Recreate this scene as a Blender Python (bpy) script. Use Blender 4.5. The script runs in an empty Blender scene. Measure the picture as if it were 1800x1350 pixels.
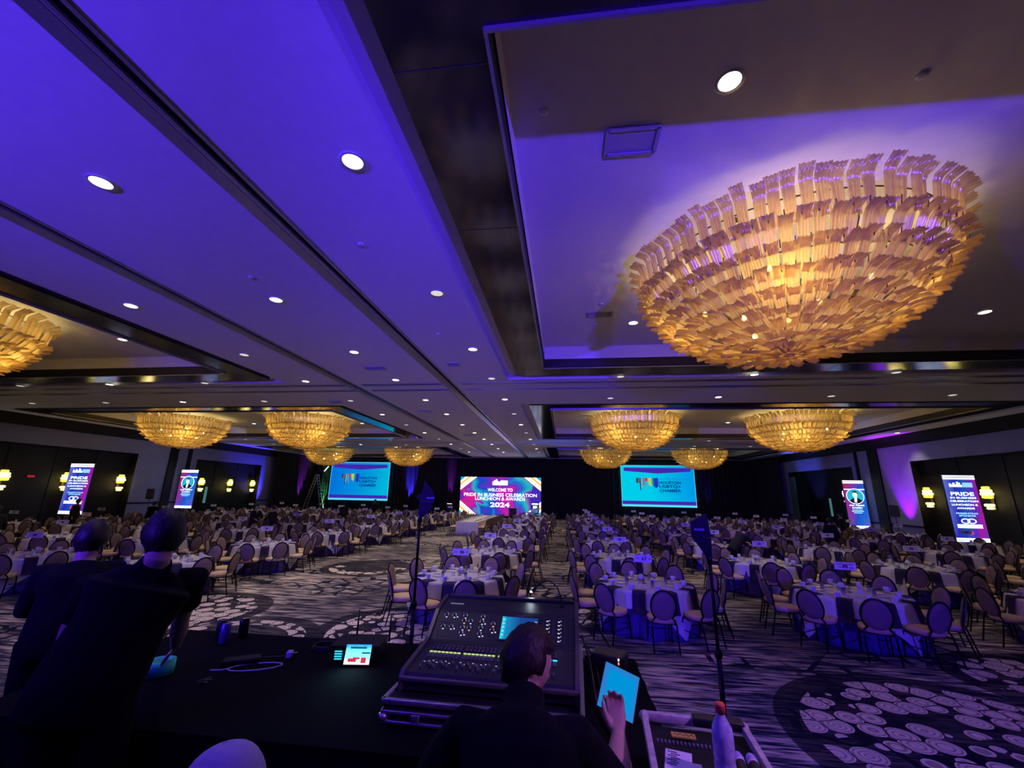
import bpy, bmesh, math, random
from mathutils import Vector, Matrix
R = math.radians
PI = math.pi
random.seed(7)
SC = bpy.context.scene
COL = SC.collection

# ------------------------------------------------------------------ camera
# right / up / forward of the camera, from the photograph's vanishing points
YAW, PITCH, ROLL, FPX = R(7.286), R(14.585), R(1.0706), 733.2
_f = Vector((-math.sin(YAW) * math.cos(PITCH), math.cos(YAW) * math.cos(PITCH), math.sin(PITCH)))
_r = Vector((math.cos(YAW), math.sin(YAW), 0))
_u = _r.cross(_f)
_r2 = math.cos(ROLL) * _r + math.sin(ROLL) * _u
_u2 = -math.sin(ROLL) * _r + math.cos(ROLL) * _u
CAMZ = 2.5
cd = bpy.data.cameras.new('camera')
cam = bpy.data.objects.new('camera', cd)
COL.objects.link(cam)
m = Matrix((( _r2.x, _u2.x, -_f.x, 0), (_r2.y, _u2.y, -_f.y, 0), (_r2.z, _u2.z, -_f.z, CAMZ), (0, 0, 0, 1)))
cam.matrix_world = m
cd.sensor_width = 36
cd.lens = FPX / 1800 * 36
cd.clip_start = 0.05
cd.clip_end = 200
SC.camera = cam

# ------------------------------------------------------------------ colour management, world
SC.view_settings.view_transform = 'Standard'
SC.view_settings.look = 'None'
SC.view_settings.gamma = 1
SC.view_settings.use_curve_mapping = False
SC.view_settings.exposure = 0.0
w = bpy.data.worlds.new('world')
SC.world = w
w.use_nodes = True
w.node_tree.nodes['Background'].inputs[0].default_value = (0.10, 0.09, 0.25, 1)
w.node_tree.nodes['Background'].inputs[1].default_value = 0.0

D = 3.7            # ceiling height above the camera
CZ = CAMZ + D      # 6.2 m
def light(name, kind, loc, energy, color, target=None, size=0.3, spot=None, blend=0.5):
    l = bpy.data.lights.new(name, kind)
    l.energy = energy
    l.color = color
    if kind == 'AREA':
        l.size = size
    else:
        l.shadow_soft_size = size
    if kind == 'SPOT':
        l.spot_size = R(spot)
        l.spot_blend = blend
    o = bpy.data.objects.new(name, l)
    COL.objects.link(o)
    o.location = loc
    if target is not None:
        o.rotation_euler = (Vector(target) - Vector(loc)).to_track_quat('-Z', 'Y').to_euler()
    return o

VIO = (0.075, 0.020, 1.0)
PUR = (0.42, 0.03, 1.0)
BLU = (0.05, 0.03, 1.0)
# violet wash lights of the production crew, thrown up at the ceiling and out over the first tables
light('ceiling_wash', 'SPOT', (-7.0, -5.0, 4.0), 9500, VIO, (-4.2, 5.4, 8.4), 0.2, 92, 0.8)
light('coffer_wash', 'SPOT', (4.2, -6.7, 2.6), 12500, VIO, (0.8, 7.0, 7.6), 0.10, 48, 0.7)
light('table_wash', 'SPOT', (4.2, -6.7, 3.6), 4600, (0.06, 0.016, 1.0), (3.7, 9.3, 0.5), 0.12, 30, 0.7)
light('table_wash', 'SPOT', (-16.0, -4.0, 5.0), 1300, VIO, (-13.5, 9.5, 0.6), 0.25, 40, 0.8)
light('crew_wash', 'SPOT', (2.6, 0.6, 4.0), 260, (0.55, 0.20, 1.0), (0.18, 2.05, 1.7), 0.10, 24, 0.8)
# dim general fill bounced about in the hall
for fx in (-20, -6, 9):
    for fy in (8, 22, 36):
        light('hall_fill', 'AREA', (fx, fy, 5.9), 11 if fy == 8 else 24, (0.42, 0.36, 1.0), (fx, fy, 0), 8)

# ------------------------------------------------------------------ materials
def mat(name):
    mm = bpy.data.materials.new(name)
    mm.use_nodes = True
    nt = mm.node_tree
    for n in list(nt.nodes):
        nt.nodes.remove(n)
    out = nt.nodes.new('ShaderNodeOutputMaterial')
    return mm, nt, out
def N(nt, t, **kw):
    n = nt.nodes.new(t)
    for k, v in kw.items():
        if k.startswith('i_'):
            n.inputs[int(k[2:])].default_value = v
        else:
            setattr(n, k, v)
    return n
def L(nt, a, b):
    nt.links.new(a, b)
def pbr(name, col, rough=0.6, metal=0.0, var=0.0, scale=20.0, bump=0.0, spec=0.5, stretch=(1, 1, 1)):
    mm, nt, out = mat(name)
    p = N(nt, 'ShaderNodeBsdfPrincipled')
    p.inputs['Roughness'].default_value = rough
    p.inputs['Metallic'].default_value = metal
    p.inputs['Specular IOR Level'].default_value = spec
    tc = N(nt, 'ShaderNodeTexCoord')
    mp = N(nt, 'ShaderNodeMapping')
    mp.inputs['Scale'].default_value = stretch
    nz = N(nt, 'ShaderNodeTexNoise')
    nz.inputs['Scale'].default_value = scale
    nz.inputs['Detail'].default_value = 3
    L(nt, tc.outputs['Object'], mp.inputs[0])
    L(nt, mp.outputs[0], nz.inputs['Vector'])
    cr = N(nt, 'ShaderNodeValToRGB')
    cr.color_ramp.elements[0].position = 0.3
    cr.color_ramp.elements[1].position = 0.7
    cr.color_ramp.elements[0].color = tuple(c * (1 - var) for c in col) + (1,)
    cr.color_ramp.elements[1].color = tuple(min(1, c * (1 + var)) for c in col) + (1,)
    L(nt, nz.outputs[0], cr.inputs[0])
    L(nt, cr.outputs[0], p.inputs['Base Color'])
    if bump:
        b = N(nt, 'ShaderNodeBump')
        b.inputs['Strength'].default_value = bump
        b.inputs['Distance'].default_value = 0.01
        L(nt, nz.outputs[0], b.inputs['Height'])
        L(nt, b.outputs[0], p.inputs['Normal'])
    L(nt, p.outputs[0], out.inputs[0])
    return mm
def emit(name, col, strength):
    mm, nt, out = mat(name)
    e = N(nt, 'ShaderNodeEmission')
    e.inputs[0].default_value = tuple(col) + (1,)
    e.inputs[1].default_value = strength
    L(nt, e.outputs[0], out.inputs[0])
    return mm
def emit_grad(name, axis, stops, strength, scale=1.0, offset=0.0, noise=0.0, nscale=1.0, diag=None):
    """screen picture: colour ramp along an object axis, optionally swirled by noise"""
    mm, nt, out = mat(name)
    tc = N(nt, 'ShaderNodeTexCoord')
    sp = N(nt, 'ShaderNodeSeparateXYZ')
    L(nt, tc.outputs['Object'], sp.inputs[0])
    src = sp.outputs[axis]
    if diag:
        mu = N(nt, 'ShaderNodeMath', operation='MULTIPLY')
        mu.inputs[1].default_value = diag
        L(nt, sp.outputs[2 if axis != 2 else 0], mu.inputs[0])
        ad = N(nt, 'ShaderNodeMath', operation='ADD')
        L(nt, src, ad.inputs[0]); L(nt, mu.outputs[0], ad.inputs[1])
        src = ad.outputs[0]
    ma = N(nt, 'ShaderNodeMath', operation='MULTIPLY_ADD')
    ma.inputs[1].default_value = scale
    ma.inputs[2].default_value = offset
    L(nt, src, ma.inputs[0])
    v = ma.outputs[0]
    if noise:
        nz = N(nt, 'ShaderNodeTexNoise')
        nz.inputs['Scale'].default_value = nscale
        nz.inputs['Detail'].default_value = 1.0
        nz.inputs['Distortion'].default_value = 1.2
        L(nt, tc.outputs['Object'], nz.inputs['Vector'])
        mb = N(nt, 'ShaderNodeMath', operation='MULTIPLY_ADD')
        mb.inputs[1].default_value = noise
        L(nt, nz.outputs[0], mb.inputs[0])
        L(nt, v, mb.inputs[2])
        v = mb.outputs[0]
    cr = N(nt, 'ShaderNodeValToRGB')
    els = cr.color_ramp.elements
    els[0].position, els[0].color = stops[0][0], tuple(stops[0][1]) + (1,)
    els[1].position, els[1].color = stops[-1][0], tuple(stops[-1][1]) + (1,)
    for p, c in stops[1:-1]:
        e = els.new(p)
        e.color = tuple(c) + (1,)
    L(nt, v, cr.inputs[0])
    e = N(nt, 'ShaderNodeEmission')
    e.inputs[1].default_value = strength
    L(nt, cr.outputs[0], e.inputs[0])
    L(nt, e.outputs[0], out.inputs[0])
    return mm

M = {}
M['plaster'] = pbr('ceiling_plaster', (0.62, 0.60, 0.60), 0.9, 0, 0.03, 6)
M['wallpaper'] = pbr('wall_covering', (0.19, 0.20, 0.31), 0.85, 0, 0.06, 3)
M['bronze'] = pbr('dark_bronze_panel', (0.095, 0.09, 0.10), 0.13, 0.95, 0.15, 2, 0, 0.6, (1, 1, 1))
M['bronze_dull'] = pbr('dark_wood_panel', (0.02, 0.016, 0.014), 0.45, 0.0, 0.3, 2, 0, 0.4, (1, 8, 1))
M['trim_metal'] = pbr('brushed_track_metal', (0.35, 0.34, 0.36), 0.35, 0.8, 0.1, 40)
M['slot'] = pbr('dark_slot', (0.03, 0.03, 0.035), 0.6)
M['wood'] = pbr('dark_wood_wall', (0.006, 0.005, 0.005), 0.6, 0, 0.4, 1.5, 0, 0.2, (1, 1, 6))
M['drape'] = pbr('black_drape', (0.012, 0.011, 0.013), 0.95, 0, 0.3, 4)
M['black'] = pbr('black_plastic', (0.012, 0.012, 0.014), 0.45, 0, 0.2, 30)
M['black_cloth'] = pbr('black_table_cloth', (0.004, 0.004, 0.005), 0.95, 0, 0.2, 60, 0.2, 0.1)
M['tube'] = pbr('black_enamelled_tube', (0.008, 0.008, 0.010), 0.25, 0.3, 0.1, 30)
M['seat'] = pbr('gold_tan_seat_fabric', (0.72, 0.53, 0.30), 0.85, 0, 0.10, 60, 0.15)
M['back'] = pbr('mauve_tan_back_fabric', (0.25, 0.175, 0.165), 0.85, 0, 0.08, 60, 0.15)
M['cloth'] = pbr('pale_grey_table_linen', (0.66, 0.65, 0.70), 0.8, 0, 0.03, 30)
M['violet_cloth'] = pbr('deep_violet_underlay', (0.075, 0.045, 0.25), 0.7, 0, 0.05, 30)
M['napkin'] = pbr('deep_purple_napkin', (0.022, 0.013, 0.055), 0.85, 0, 0.15, 60)
M['china'] = pbr('white_china', (0.78, 0.77, 0.76), 0.2, 0, 0.02, 10)
M['steel'] = pbr('polished_steel', (0.6, 0.6, 0.62), 0.15, 1.0, 0.05, 10)
M['brass'] = pbr('dark_brass', (0.16, 0.11, 0.05), 0.35, 0.9, 0.2, 10)
M['card'] = pbr('white_card', (0.82, 0.80, 0.85), 0.6, 0, 0.02, 10)
M['ink'] = pbr('black_ink', (0.02, 0.02, 0.03), 0.6)
M['alu'] = pbr('case_aluminium', (0.50, 0.50, 0.52), 0.35, 0.85, 0.12, 30)
M['laminate'] = pbr('case_black_laminate', (0.010, 0.010, 0.012), 0.6, 0, 0.2, 30, 0.1, 0.3)
M['desk'] = pbr('mixing_desk_surface', (0.016, 0.016, 0.022), 0.45, 0.1, 0.1, 20)
M['desk_edge'] = pbr('mixing_desk_trim', (0.11, 0.10, 0.09), 0.35, 0.4, 0.1, 20)
M['knob'] = pbr('grey_knob', (0.10, 0.10, 0.12), 0.3, 0, 0.1, 20)
M['line'] = pbr('grey_panel_print', (0.16, 0.16, 0.20), 0.6)
M['skin'] = pbr('skin', (0.52, 0.32, 0.25), 0.55, 0, 0.06, 30)
M['hair'] = pbr('dark_brown_hair', (0.02, 0.013, 0.01), 0.5, 0, 0.4, 90, 0.4, 0.4, (1, 1, 0.2))
M['shirt'] = pbr('black_tshirt', (0.005, 0.005, 0.007), 0.9, 0, 0.2, 20, 0.1, 0.15)
M['suit'] = pbr('black_suit', (0.010, 0.010, 0.012), 0.9, 0, 0.2, 20)
M['cap'] = pbr('white_cap_fabric', (0.62, 0.58, 0.66), 0.85, 0, 0.05, 60, 0.1)
M['trouser'] = pbr('dark_trousers', (0.005, 0.005, 0.007), 0.9, spec=0.1)
M['shoe'] = pbr('black_shoe', (0.01, 0.01, 0.01), 0.4)
M['lamp_on'] = emit('downlight_glow', (1.0, 0.93, 0.74), 3.5)
M['lamp_dim'] = emit('downlight_glow_dim', (1.0, 0.92, 0.85), 0.75)
M['bulb'] = emit('warm_bulb', (1.0, 0.72, 0.32), 30.0)
M['vent'] = pbr('air_vent', (0.33, 0.32, 0.36), 0.7)
M['chrome_rim'] = pbr('downlight_rim', (0.5, 0.5, 0.5), 0.4, 0.3)

def glass_petal_mat(name, tint, glow):
    mm, nt, out = mat(name)
    tr = N(nt, 'ShaderNodeBsdfTranslucent'); tr.inputs[0].default_value = tint + (1,)
    df = N(nt, 'ShaderNodeBsdfDiffuse'); df.inputs[0].default_value = (tint[0] * .8, tint[1] * .8, tint[2] * .85, 1)
    gl = N(nt, 'ShaderNodeBsdfGlossy'); gl.inputs[0].default_value = (0.9, 0.88, 0.85, 1); gl.inputs[1].default_value = 0.18
    ts = N(nt, 'ShaderNodeBsdfTransparent'); ts.inputs[0].default_value = (0.95, 0.85, 0.7, 1)
    m1 = N(nt, 'ShaderNodeMixShader', i_0=0.12); L(nt, tr.outputs[0], m1.inputs[1]); L(nt, df.outputs[0], m1.inputs[2])
    m2 = N(nt, 'ShaderNodeMixShader', i_0=0.22); L(nt, m1.outputs[0], m2.inputs[1]); L(nt, gl.outputs[0], m2.inputs[2])
    nz = N(nt, 'ShaderNodeTexNoise'); nz.inputs['Scale'].default_value = 2.6; nz.inputs['Detail'].default_value = 2
    tcn = N(nt, 'ShaderNodeTexCoord'); L(nt, tcn.outputs['Object'], nz.inputs['Vector'])
    rmp = N(nt, 'ShaderNodeMapRange'); rmp.inputs[1].default_value = .35; rmp.inputs[2].default_value = .65; rmp.inputs[3].default_value = .12; rmp.inputs[4].default_value = .55
    L(nt, nz.outputs[0], rmp.inputs[0])
    m3 = N(nt, 'ShaderNodeMixShader'); L(nt, rmp.outputs[0], m3.inputs[0]); L(nt, m2.outputs[0], m3.inputs[1]); L(nt, ts.outputs[0], m3.inputs[2])
    L(nt, m3.outputs[0], out.inputs[0])
    return mm
M['petal'] = glass_petal_mat('smoked_amber_glass', (0.84, 0.67, 0.36), 0)

def clear_mat(name, tint, rough=0.02):
    mm, nt, out = mat(name)
    p = N(nt, 'ShaderNodeBsdfPrincipled')
    p.inputs['Base Color'].default_value = tint + (1,)
    p.inputs['Roughness'].default_value = rough
    p.inputs['Transmission Weight'].default_value = 0.9
    p.inputs['IOR'].default_value = 1.33
    L(nt, p.outputs[0], out.inputs[0])
    return mm
M['water'] = clear_mat('clear_plastic_and_water', (0.85, 0.9, 1.0))

# carpet: streaks along X, cream 'log slice' discs in rings, dark outlines
def carpet():
    mm, nt, out = mat('patterned_carpet')
    p = N(nt, 'ShaderNodeBsdfPrincipled'); p.inputs['Roughness'].default_value = 0.95
    p.inputs['Specular IOR Level'].default_value = 0.1
    tc = N(nt, 'ShaderNodeTexCoord')
    def noise(scale, sx, sy, detail=3):
        mp = N(nt, 'ShaderNodeMapping'); mp.inputs['Scale'].default_value = (sx, sy, 1)
        nz = N(nt, 'ShaderNodeTexNoise'); nz.inputs['Scale'].default_value = scale; nz.inputs['Detail'].default_value = detail
        L(nt, tc.outputs['Object'], mp.inputs[0]); L(nt, mp.outputs[0], nz.inputs['Vector'])
        return nz.outputs[0]
    def mth(op, a, b=None, c=None, clamp=False):
        n = N(nt, 'ShaderNodeMath', operation=op); n.use_clamp = clamp
        for i, v in enumerate((a, b, c)):
            if v is None: continue
            if isinstance(v, (int, float)): n.inputs[i].default_value = v
            else: L(nt, v, n.inputs[i])
        return n.outputs[0]
    def mix(f, a, b):
        n = N(nt, 'ShaderNodeMix', data_type='RGBA')
        if isinstance(f, (int, float)): n.inputs[0].default_value = f
        else: L(nt, f, n.inputs[0])
        for i, v in ((6, a), (7, b)):
            if isinstance(v, tuple): n.inputs[i].default_value = v + (1,)
            else: L(nt, v, n.inputs[i])
        return n.outputs[2]
    def ramp(v, stops):
        cr = N(nt, 'ShaderNodeValToRGB'); els = cr.color_ramp.elements
        els[0].position, els[0].color = stops[0][0], stops[0][1] + (1,)
        els[1].position, els[1].color = stops[-1][0], stops[-1][1] + (1,)
        for q, c in stops[1:-1]:
            els.new(q).color = c + (1,)
        L(nt, v, cr.inputs[0]); return cr.outputs[0]
    s1 = noise(1.0, 1.1, 9.0, 4)
    s2 = noise(1.0, 2.6, 26.0, 2)
    v = mth('MULTIPLY_ADD', s2, 0.5, mth('MULTIPLY', s1, 0.6))
    base = ramp(v, [(0.46, (0.012, 0.014, 0.045)), (0.525, (0.09, 0.09, 0.14)), (0.575, (0.36, 0.33, 0.34)), (0.635, (0.80, 0.68, 0.56))])
    big = noise(0.35, 1, 1, 2)
    base = mix(ramp(big, [(0.45, (0, 0, 0)), (0.62, (0.75, 0.75, 0.75))]), base, (0.018, 0.02, 0.045))
    gold = ramp(noise(1.0, 0.9, 14.0, 1), [(0.64, (0, 0, 0)), (0.70, (0.6, 0.6, 0.6))])
    base = mix(gold, base, (0.42, 0.26, 0.09))
    vo = N(nt, 'ShaderNodeTexVoronoi'); vo.inputs['Scale'].default_value = 3.4; vo.inputs['Randomness'].default_value = 0.6
    L(nt, tc.outputs['Object'], vo.inputs['Vector'])
    ve = N(nt, 'ShaderNodeTexVoronoi', feature='DISTANCE_TO_EDGE'); ve.inputs['Scale'].default_value = 3.4; ve.inputs['Randomness'].default_value = 0.6
    L(nt, tc.outputs['Object'], ve.inputs['Vector'])
    # dark outlines over wandering patches
    patch = ramp(noise(0.42, 1, 1.3, 1), [(0.53, (0, 0, 0)), (0.58, (1, 1, 1))])
    vg = N(nt, 'ShaderNodeTexVoronoi', feature='DISTANCE_TO_EDGE'); vg.inputs['Scale'].default_value = 2.1; vg.inputs['Randomness'].default_value = 0.8
    L(nt, tc.outputs['Object'], vg.inputs['Vector'])
    edge = mth('LESS_THAN', vg.outputs[0], 0.075)
    base = mix(mth('MULTIPLY', edge, patch), base, (0.012, 0.014, 0.035))
    # ring clusters  (x, y, outer radius, inner radius)
    rings = [(-6.5, 14.3, 1.25, 0.85), (0.15, 10.2, 0.95, 0.0), (-3.0, 8.3, 1.35, 0.0), (4.4, 5.6, 1.75, 0.0), (6.9, 7.7, 1.0, 0.0),
             (-7.9, 8.7, 1.35, 0.0), (-5.7, 7.1, 1.30, 1.02), (-2.9, 25.2, 1.4, 0.5), (-1.0, 31, 1.3, 0.0), (7.2, 15.2, 1.2, 0.4),
             (-3.9, 20.0, 1.0, 0.5), (-8.0, 3.0, 1.4, 0.6)]
    sp = N(nt, 'ShaderNodeSeparateXYZ'); L(nt, tc.outputs['Object'], sp.inputs[0])
    msk = None; halo = None
    for cx, cy, ro, ri in rings:
        dx = mth('SUBTRACT', sp.outputs[0], cx); dy = mth('SUBTRACT', sp.outputs[1], cy)
        d = mth('SQRT', mth('ADD', mth('MULTIPLY', dx, dx), mth('MULTIPLY', dy, dy)))
        a = mth('LESS_THAN', d, ro)
        if ri: a = mth('MULTIPLY', a, mth('GREATER_THAN', d, ri))
        h = mth('LESS_THAN', d, ro + 0.28)
        if cx == -6.5: a = mth('MULTIPLY', a, mth('LESS_THAN', dy, 0.15))
        msk = a if msk is None else mth('MAXIMUM', msk, a)
        halo = h if halo is None else mth('MAXIMUM', halo, h)
    base = mix(mth('MULTIPLY', halo, 0.85), base, (0.010, 0.011, 0.026))
    disc = mth('MULTIPLY', mth('MULTIPLY', msk, mth('GREATER_THAN', ve.outputs[0], 0.03)), mth('LESS_THAN', vo.outputs['Distance'], 0.545))
    sn = mth('SINE', mth('MULTIPLY', vo.outputs['Distance'], 38.0))
    cream = mix(ramp(mth('MULTIPLY_ADD', sn, 0.5, 0.5), [(0.10, (0, 0, 0)), (0.45, (1, 1, 1))]), (0.42, 0.34, 0.30), (0.80, 0.72, 0.66))
    base = mix(disc, base, cream)
    L(nt, base, p.inputs['Base Color'])
    L(nt, p.outputs[0], out.inputs[0])
    return mm
M['carpet'] = carpet()

# ------------------------------------------------------------------ mesh helpers
class MB:
    def __init__(s):
        s.v = []; s.f = []; s.sm = []
    def add(s, vs, fs, smooth=False, mx=None):
        b = len(s.v)
        if mx is not None:
            vs = [tuple(mx @ Vector(q)) for q in vs]
        s.v += [tuple(q) for q in vs]
        s.f += [tuple(b + i for i in f) for f in fs]
        s.sm += [smooth] * len(fs)
        return s
    def box(s, c, d, mx=None, bev=0.0):
        x, y, z = (q / 2 for q in d)
        if bev <= 0:
            vs = [(c[0] + i * x, c[1] + j * y, c[2] + k * z) for k in (-1, 1) for j in (-1, 1) for i in (-1, 1)]
            fs = [(0, 2, 3, 1), (4, 5, 7, 6), (0, 1, 5, 4), (2, 6, 7, 3), (0, 4, 6, 2), (1, 3, 7, 5)]
            return s.add(vs, fs, False, mx)
        # rounded box: rounded-rectangle rings stacked in z
        b = min(bev, x * .99, y * .99, z * .99)
        def ring(ins, zz):
            pts = []
            for cx, cy, a0 in ((1, 1, 0), (-1, 1, 90), (-1, -1, 180), (1, -1, 270)):
                for a in (0, 45, 90):
                    t = R(a0 + a)
                    pts.append((c[0] + cx * (x - b) + math.cos(t) * (b - ins), c[1] + cy * (y - b) + math.sin(t) * (b - ins), c[2] + zz))
            return pts
        rings = [ring(b * .9, -z), ring(b * .3, -z + b * .3), ring(0, -z + b), ring(0, z - b), ring(b * .3, z - b * .3), ring(b * .9, z)]
        return s.loft(rings, True, mx=mx)
    def loft(s, rings, smooth=True, cap=True, mx=None, closed=True):
        n = len(rings[0]); vs = []; fs = []
        for r in rings: vs += list(r)
        for i in range(len(rings) - 1):
            for j in range(n if closed else n - 1):
                k = (j + 1) % n
                fs.append((i * n + j, i * n + k, (i + 1) * n + k, (i + 1) * n + j))
        s.add(vs, fs, smooth, mx)
        if cap and closed:
            b = len(s.v) - len(vs)
            s.f.append(tuple(b + j for j in reversed(range(n)))); s.sm.append(False)
            s.f.append(tuple(b + (len(rings) - 1) * n + j for j in range(n))); s.sm.append(False)
        return s
    def tube(s, pts, r, n=8, mx=None, cap=True, closed=False, sq=None):
        pts = [Vector(p) for p in pts]
        rs = r if isinstance(r, (list, tuple)) else [r] * len(pts)
        rings = []
        up = None
        m_ = len(pts)
        for i, p in enumerate(pts):
            if closed: t = pts[(i + 1) % m_] - pts[i - 1]
            else: t = pts[min(i + 1, m_ - 1)] - pts[max(i - 1, 0)]
            t.normalize()
            if up is None:
                up = Vector((0, 0, 1)) if abs(t.z) < 0.9 else Vector((1, 0, 0))
            a = t.cross(up)
            if a.length < 1e-5: a = t.cross(Vector((0, 1, 0)))
            a.normalize(); b_ = a.cross(t).normalized(); up = b_
            q = rs[i]
            rx, ry = (q if isinstance(q, tuple) else (q, q))
            rings.append([tuple(p + a * (math.cos(2 * PI * k / n) * rx) + b_ * (math.sin(2 * PI * k / n) * ry)) for k in range(n)])
        if closed:
            rings.append(rings[0]); cap = False
        return s.loft(rings, True, cap, mx)
    def lathe(s, prof, n=24, c=(0, 0, 0), mx=None, cap=True):
        rings = [[(c[0] + r * math.cos(2 * PI * k / n), c[1] + r * math.sin(2 * PI * k / n), c[2] + z) for k in range(n)] for r, z in prof]
        return s.loft(rings, True, cap, mx)
    def quad(s, a, b, c, d):
        return s.add([a, b, c, d], [(0, 1, 2, 3)])
    def poly(s, pts, depth=None, nrm=(0, 1, 0)):
        """flat outline, given thickness along nrm"""
        n = len(pts)
        if depth is None:
            return s.add(pts, [tuple(range(n))])
        o = Vector(nrm) * depth
        vs = [tuple(p) for p in pts] + [tuple(Vector(p) + o) for p in pts]
        fs = [tuple(range(n)), tuple(reversed(range(n, 2 * n)))]
        for i in range(n):
            k = (i + 1) % n
            fs.append((i, i + n, k + n, k))
        return s.add(vs, fs)
    def join(s, o, mx):
        return s.merge(o.v, o.f, o.sm, mx)
    def merge(s, v, f, sm, mx):
        b = len(s.v)
        s.v += [tuple(mx @ Vector(q)) for q in v]
        s.f += [tuple(b + i for i in q) for q in f]
        s.sm += sm
        return s
    def mesh(s, name, material):
        me = bpy.data.meshes.new(name)
        me.from_pydata(s.v, [], s.f)
        me.polygons.foreach_set('use_smooth', s.sm)
        if material is not None:
            me.materials.append(material)
        me.update()
        return me
    def build(s, name, material, parent=None):
        o = bpy.data.objects.new(name, s.mesh(name, material))
        COL.objects.link(o)
        if parent is not None:
            o.parent = parent
        return o
def T(x, y, z, rz=0, rx=0, ry=0, s=1):
    return Matrix.Translation((x, y, z)) @ Matrix.Rotation(rz, 4, 'Z') @ Matrix.Rotation(ry, 4, 'Y') @ Matrix.Rotation(rx, 4, 'X') @ Matrix.Scale(s, 4)
def frame(o_, ex, ey, ez):
    return Matrix(((ex[0], ey[0], ez[0], o_[0]), (ex[1], ey[1], ez[1], o_[1]), (ex[2], ey[2], ez[2], o_[2]), (0, 0, 0, 1)))
def tag(o, label, cat, group=None):
    o['label'] = label; o['category'] = cat
    if group: o['group'] = group
    return o
def empty(name, loc=(0, 0, 0), rz=0, label=None, cat=None, group=None):
    o = bpy.data.objects.new(name, None)
    o.empty_display_size = 0.1
    COL.objects.link(o); o.location = loc; o.rotation_euler = (0, 0, rz)
    if label: tag(o, label, cat, group)
    return o
def struct(o):
    o['kind'] = 'structure'
    return o
_text = {}
def text_mb(body, width=None, height=None, bold=0.0, depth=0.0):
    """lettering as plain mesh data in the XZ plane, centred, facing -Y"""
    key = (body, bold)
    if key not in _text:
        cu = bpy.data.curves.new('lettering', 'FONT')
        cu.body = body; cu.align_x = 'CENTER'; cu.align_y = 'CENTER'; cu.offset = bold; cu.resolution_u = 3
        ob = bpy.data.objects.new('lettering', cu)
        COL.objects.link(ob)
        dg = bpy.context.evaluated_depsgraph_get()
        me = bpy.data.meshes.new_from_object(ob.evaluated_get(dg))
        vs = [tuple(v.co) for v in me.vertices]; fs = [tuple(p.vertices) for p in me.polygons]
        bpy.data.objects.remove(ob); bpy.data.meshes.remove(me); bpy.data.curves.remove(cu)
        _text[key] = (vs, fs)
    vs, fs = _text[key]
    x0 = min(v[0] for v in vs); x1 = max(v[0] for v in vs); y0 = min(v[1] for v in vs); y1 = max(v[1] for v in vs)
    sx = width / (x1 - x0) if width else None
    sy = height / (y1 - y0) if height else None
    if sx is None: sx = sy
    if sy is None: sy = sx
    cx, cy = (x0 + x1) / 2, (y0 + y1) / 2
    return [((v[0] - cx) * sx, 0, (v[1] - cy) * sy) for v in vs], fs
def add_text(mb, body, x, z, width=None, height=None, y=0.0, bold=0.02, mx=None):
    vs, fs = text_mb(body, width, height, bold)
    mb.add([(v[0] + x, y, v[2] + z) for v in vs], fs, False, mx)
ORD = ['first', 'second', 'third', 'fourth', 'fifth', 'sixth', 'seventh', 'eighth', 'ninth', 'tenth', 'eleventh']
def project(p):
    d = Vector(p) - Vector((0, 0, CAMZ))
    z = d.dot(_f)
    if z < 0.1: return None
    return 900 + FPX * d.dot(_r2) / z, 675 - FPX * d.dot(_u2) / z, z

# ================================================================== THE HALL
XL, XR, YB, YF = -29.5, 19.7, -9.0, 47.2
# floor
fl = MB().quad((XL - 1, YB, 0), (XR + 1, YB, 0), (XR + 1, YF + 1, 0), (XL - 1, YF + 1, 0)).build('floor', M['carpet'])
struct(fl)
COFFERS = []          # outer x0,x1,y0,y1, inner x0,x1,y0,y1
BW = 0.93
for (x0, x1) in ((-1.52, 18.1), (-28.3, -10.38)):
    for (y0, y1) in ((1.63, 13.15), (17.95, 29.7), (35.5, 46.6)):
        COFFERS.append((x0, x1, y0, y1))
ST = 0.36             # lip round each coffer
LIP = 0.16
def grid_plane(mb, X, Y, z, holes):
    xs = sorted(set([X[0], X[1]] + [h[i] for h in holes for i in (0, 1)]))
    ys = sorted(set([Y[0], Y[1]] + [h[i] for h in holes for i in (2, 3)]))
    xs = [x for x in xs if X[0] <= x <= X[1]]; ys = [y for y in ys if Y[0] <= y <= Y[1]]
    for i in range(len(xs) - 1):
        for j in range(len(ys) - 1):
            cx, cy = (xs[i] + xs[i + 1]) / 2, (ys[j] + ys[j + 1]) / 2
            if any(h[0] < cx < h[1] and h[2] < cy < h[3] for h in holes): continue
            mb.quad((xs[i], ys[j], z), (xs[i], ys[j + 1], z), (xs[i + 1], ys[j + 1], z), (xs[i + 1], ys[j], z))
def rect_wall(mb, r, z0, z1):
    x0, x1, y0, y1 = r
    mb.quad((x0, y0, z0), (x0, y1, z0), (x0, y1, z1), (x0, y0, z1))
    mb.quad((x1, y0, z0), (x1, y0, z1), (x1, y1, z1), (x1, y1, z0))
    mb.quad((x0, y0, z0), (x0, y0, z1), (x1, y0, z1), (x1, y0, z0))
    mb.quad((x0, y1, z0), (x1, y1, z0), (x1, y1, z1), (x0, y1, z1))
holes = [(a - ST, b + ST, c - ST, d + ST) for a, b, c, d in COFFERS]
ce = MB()
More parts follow.
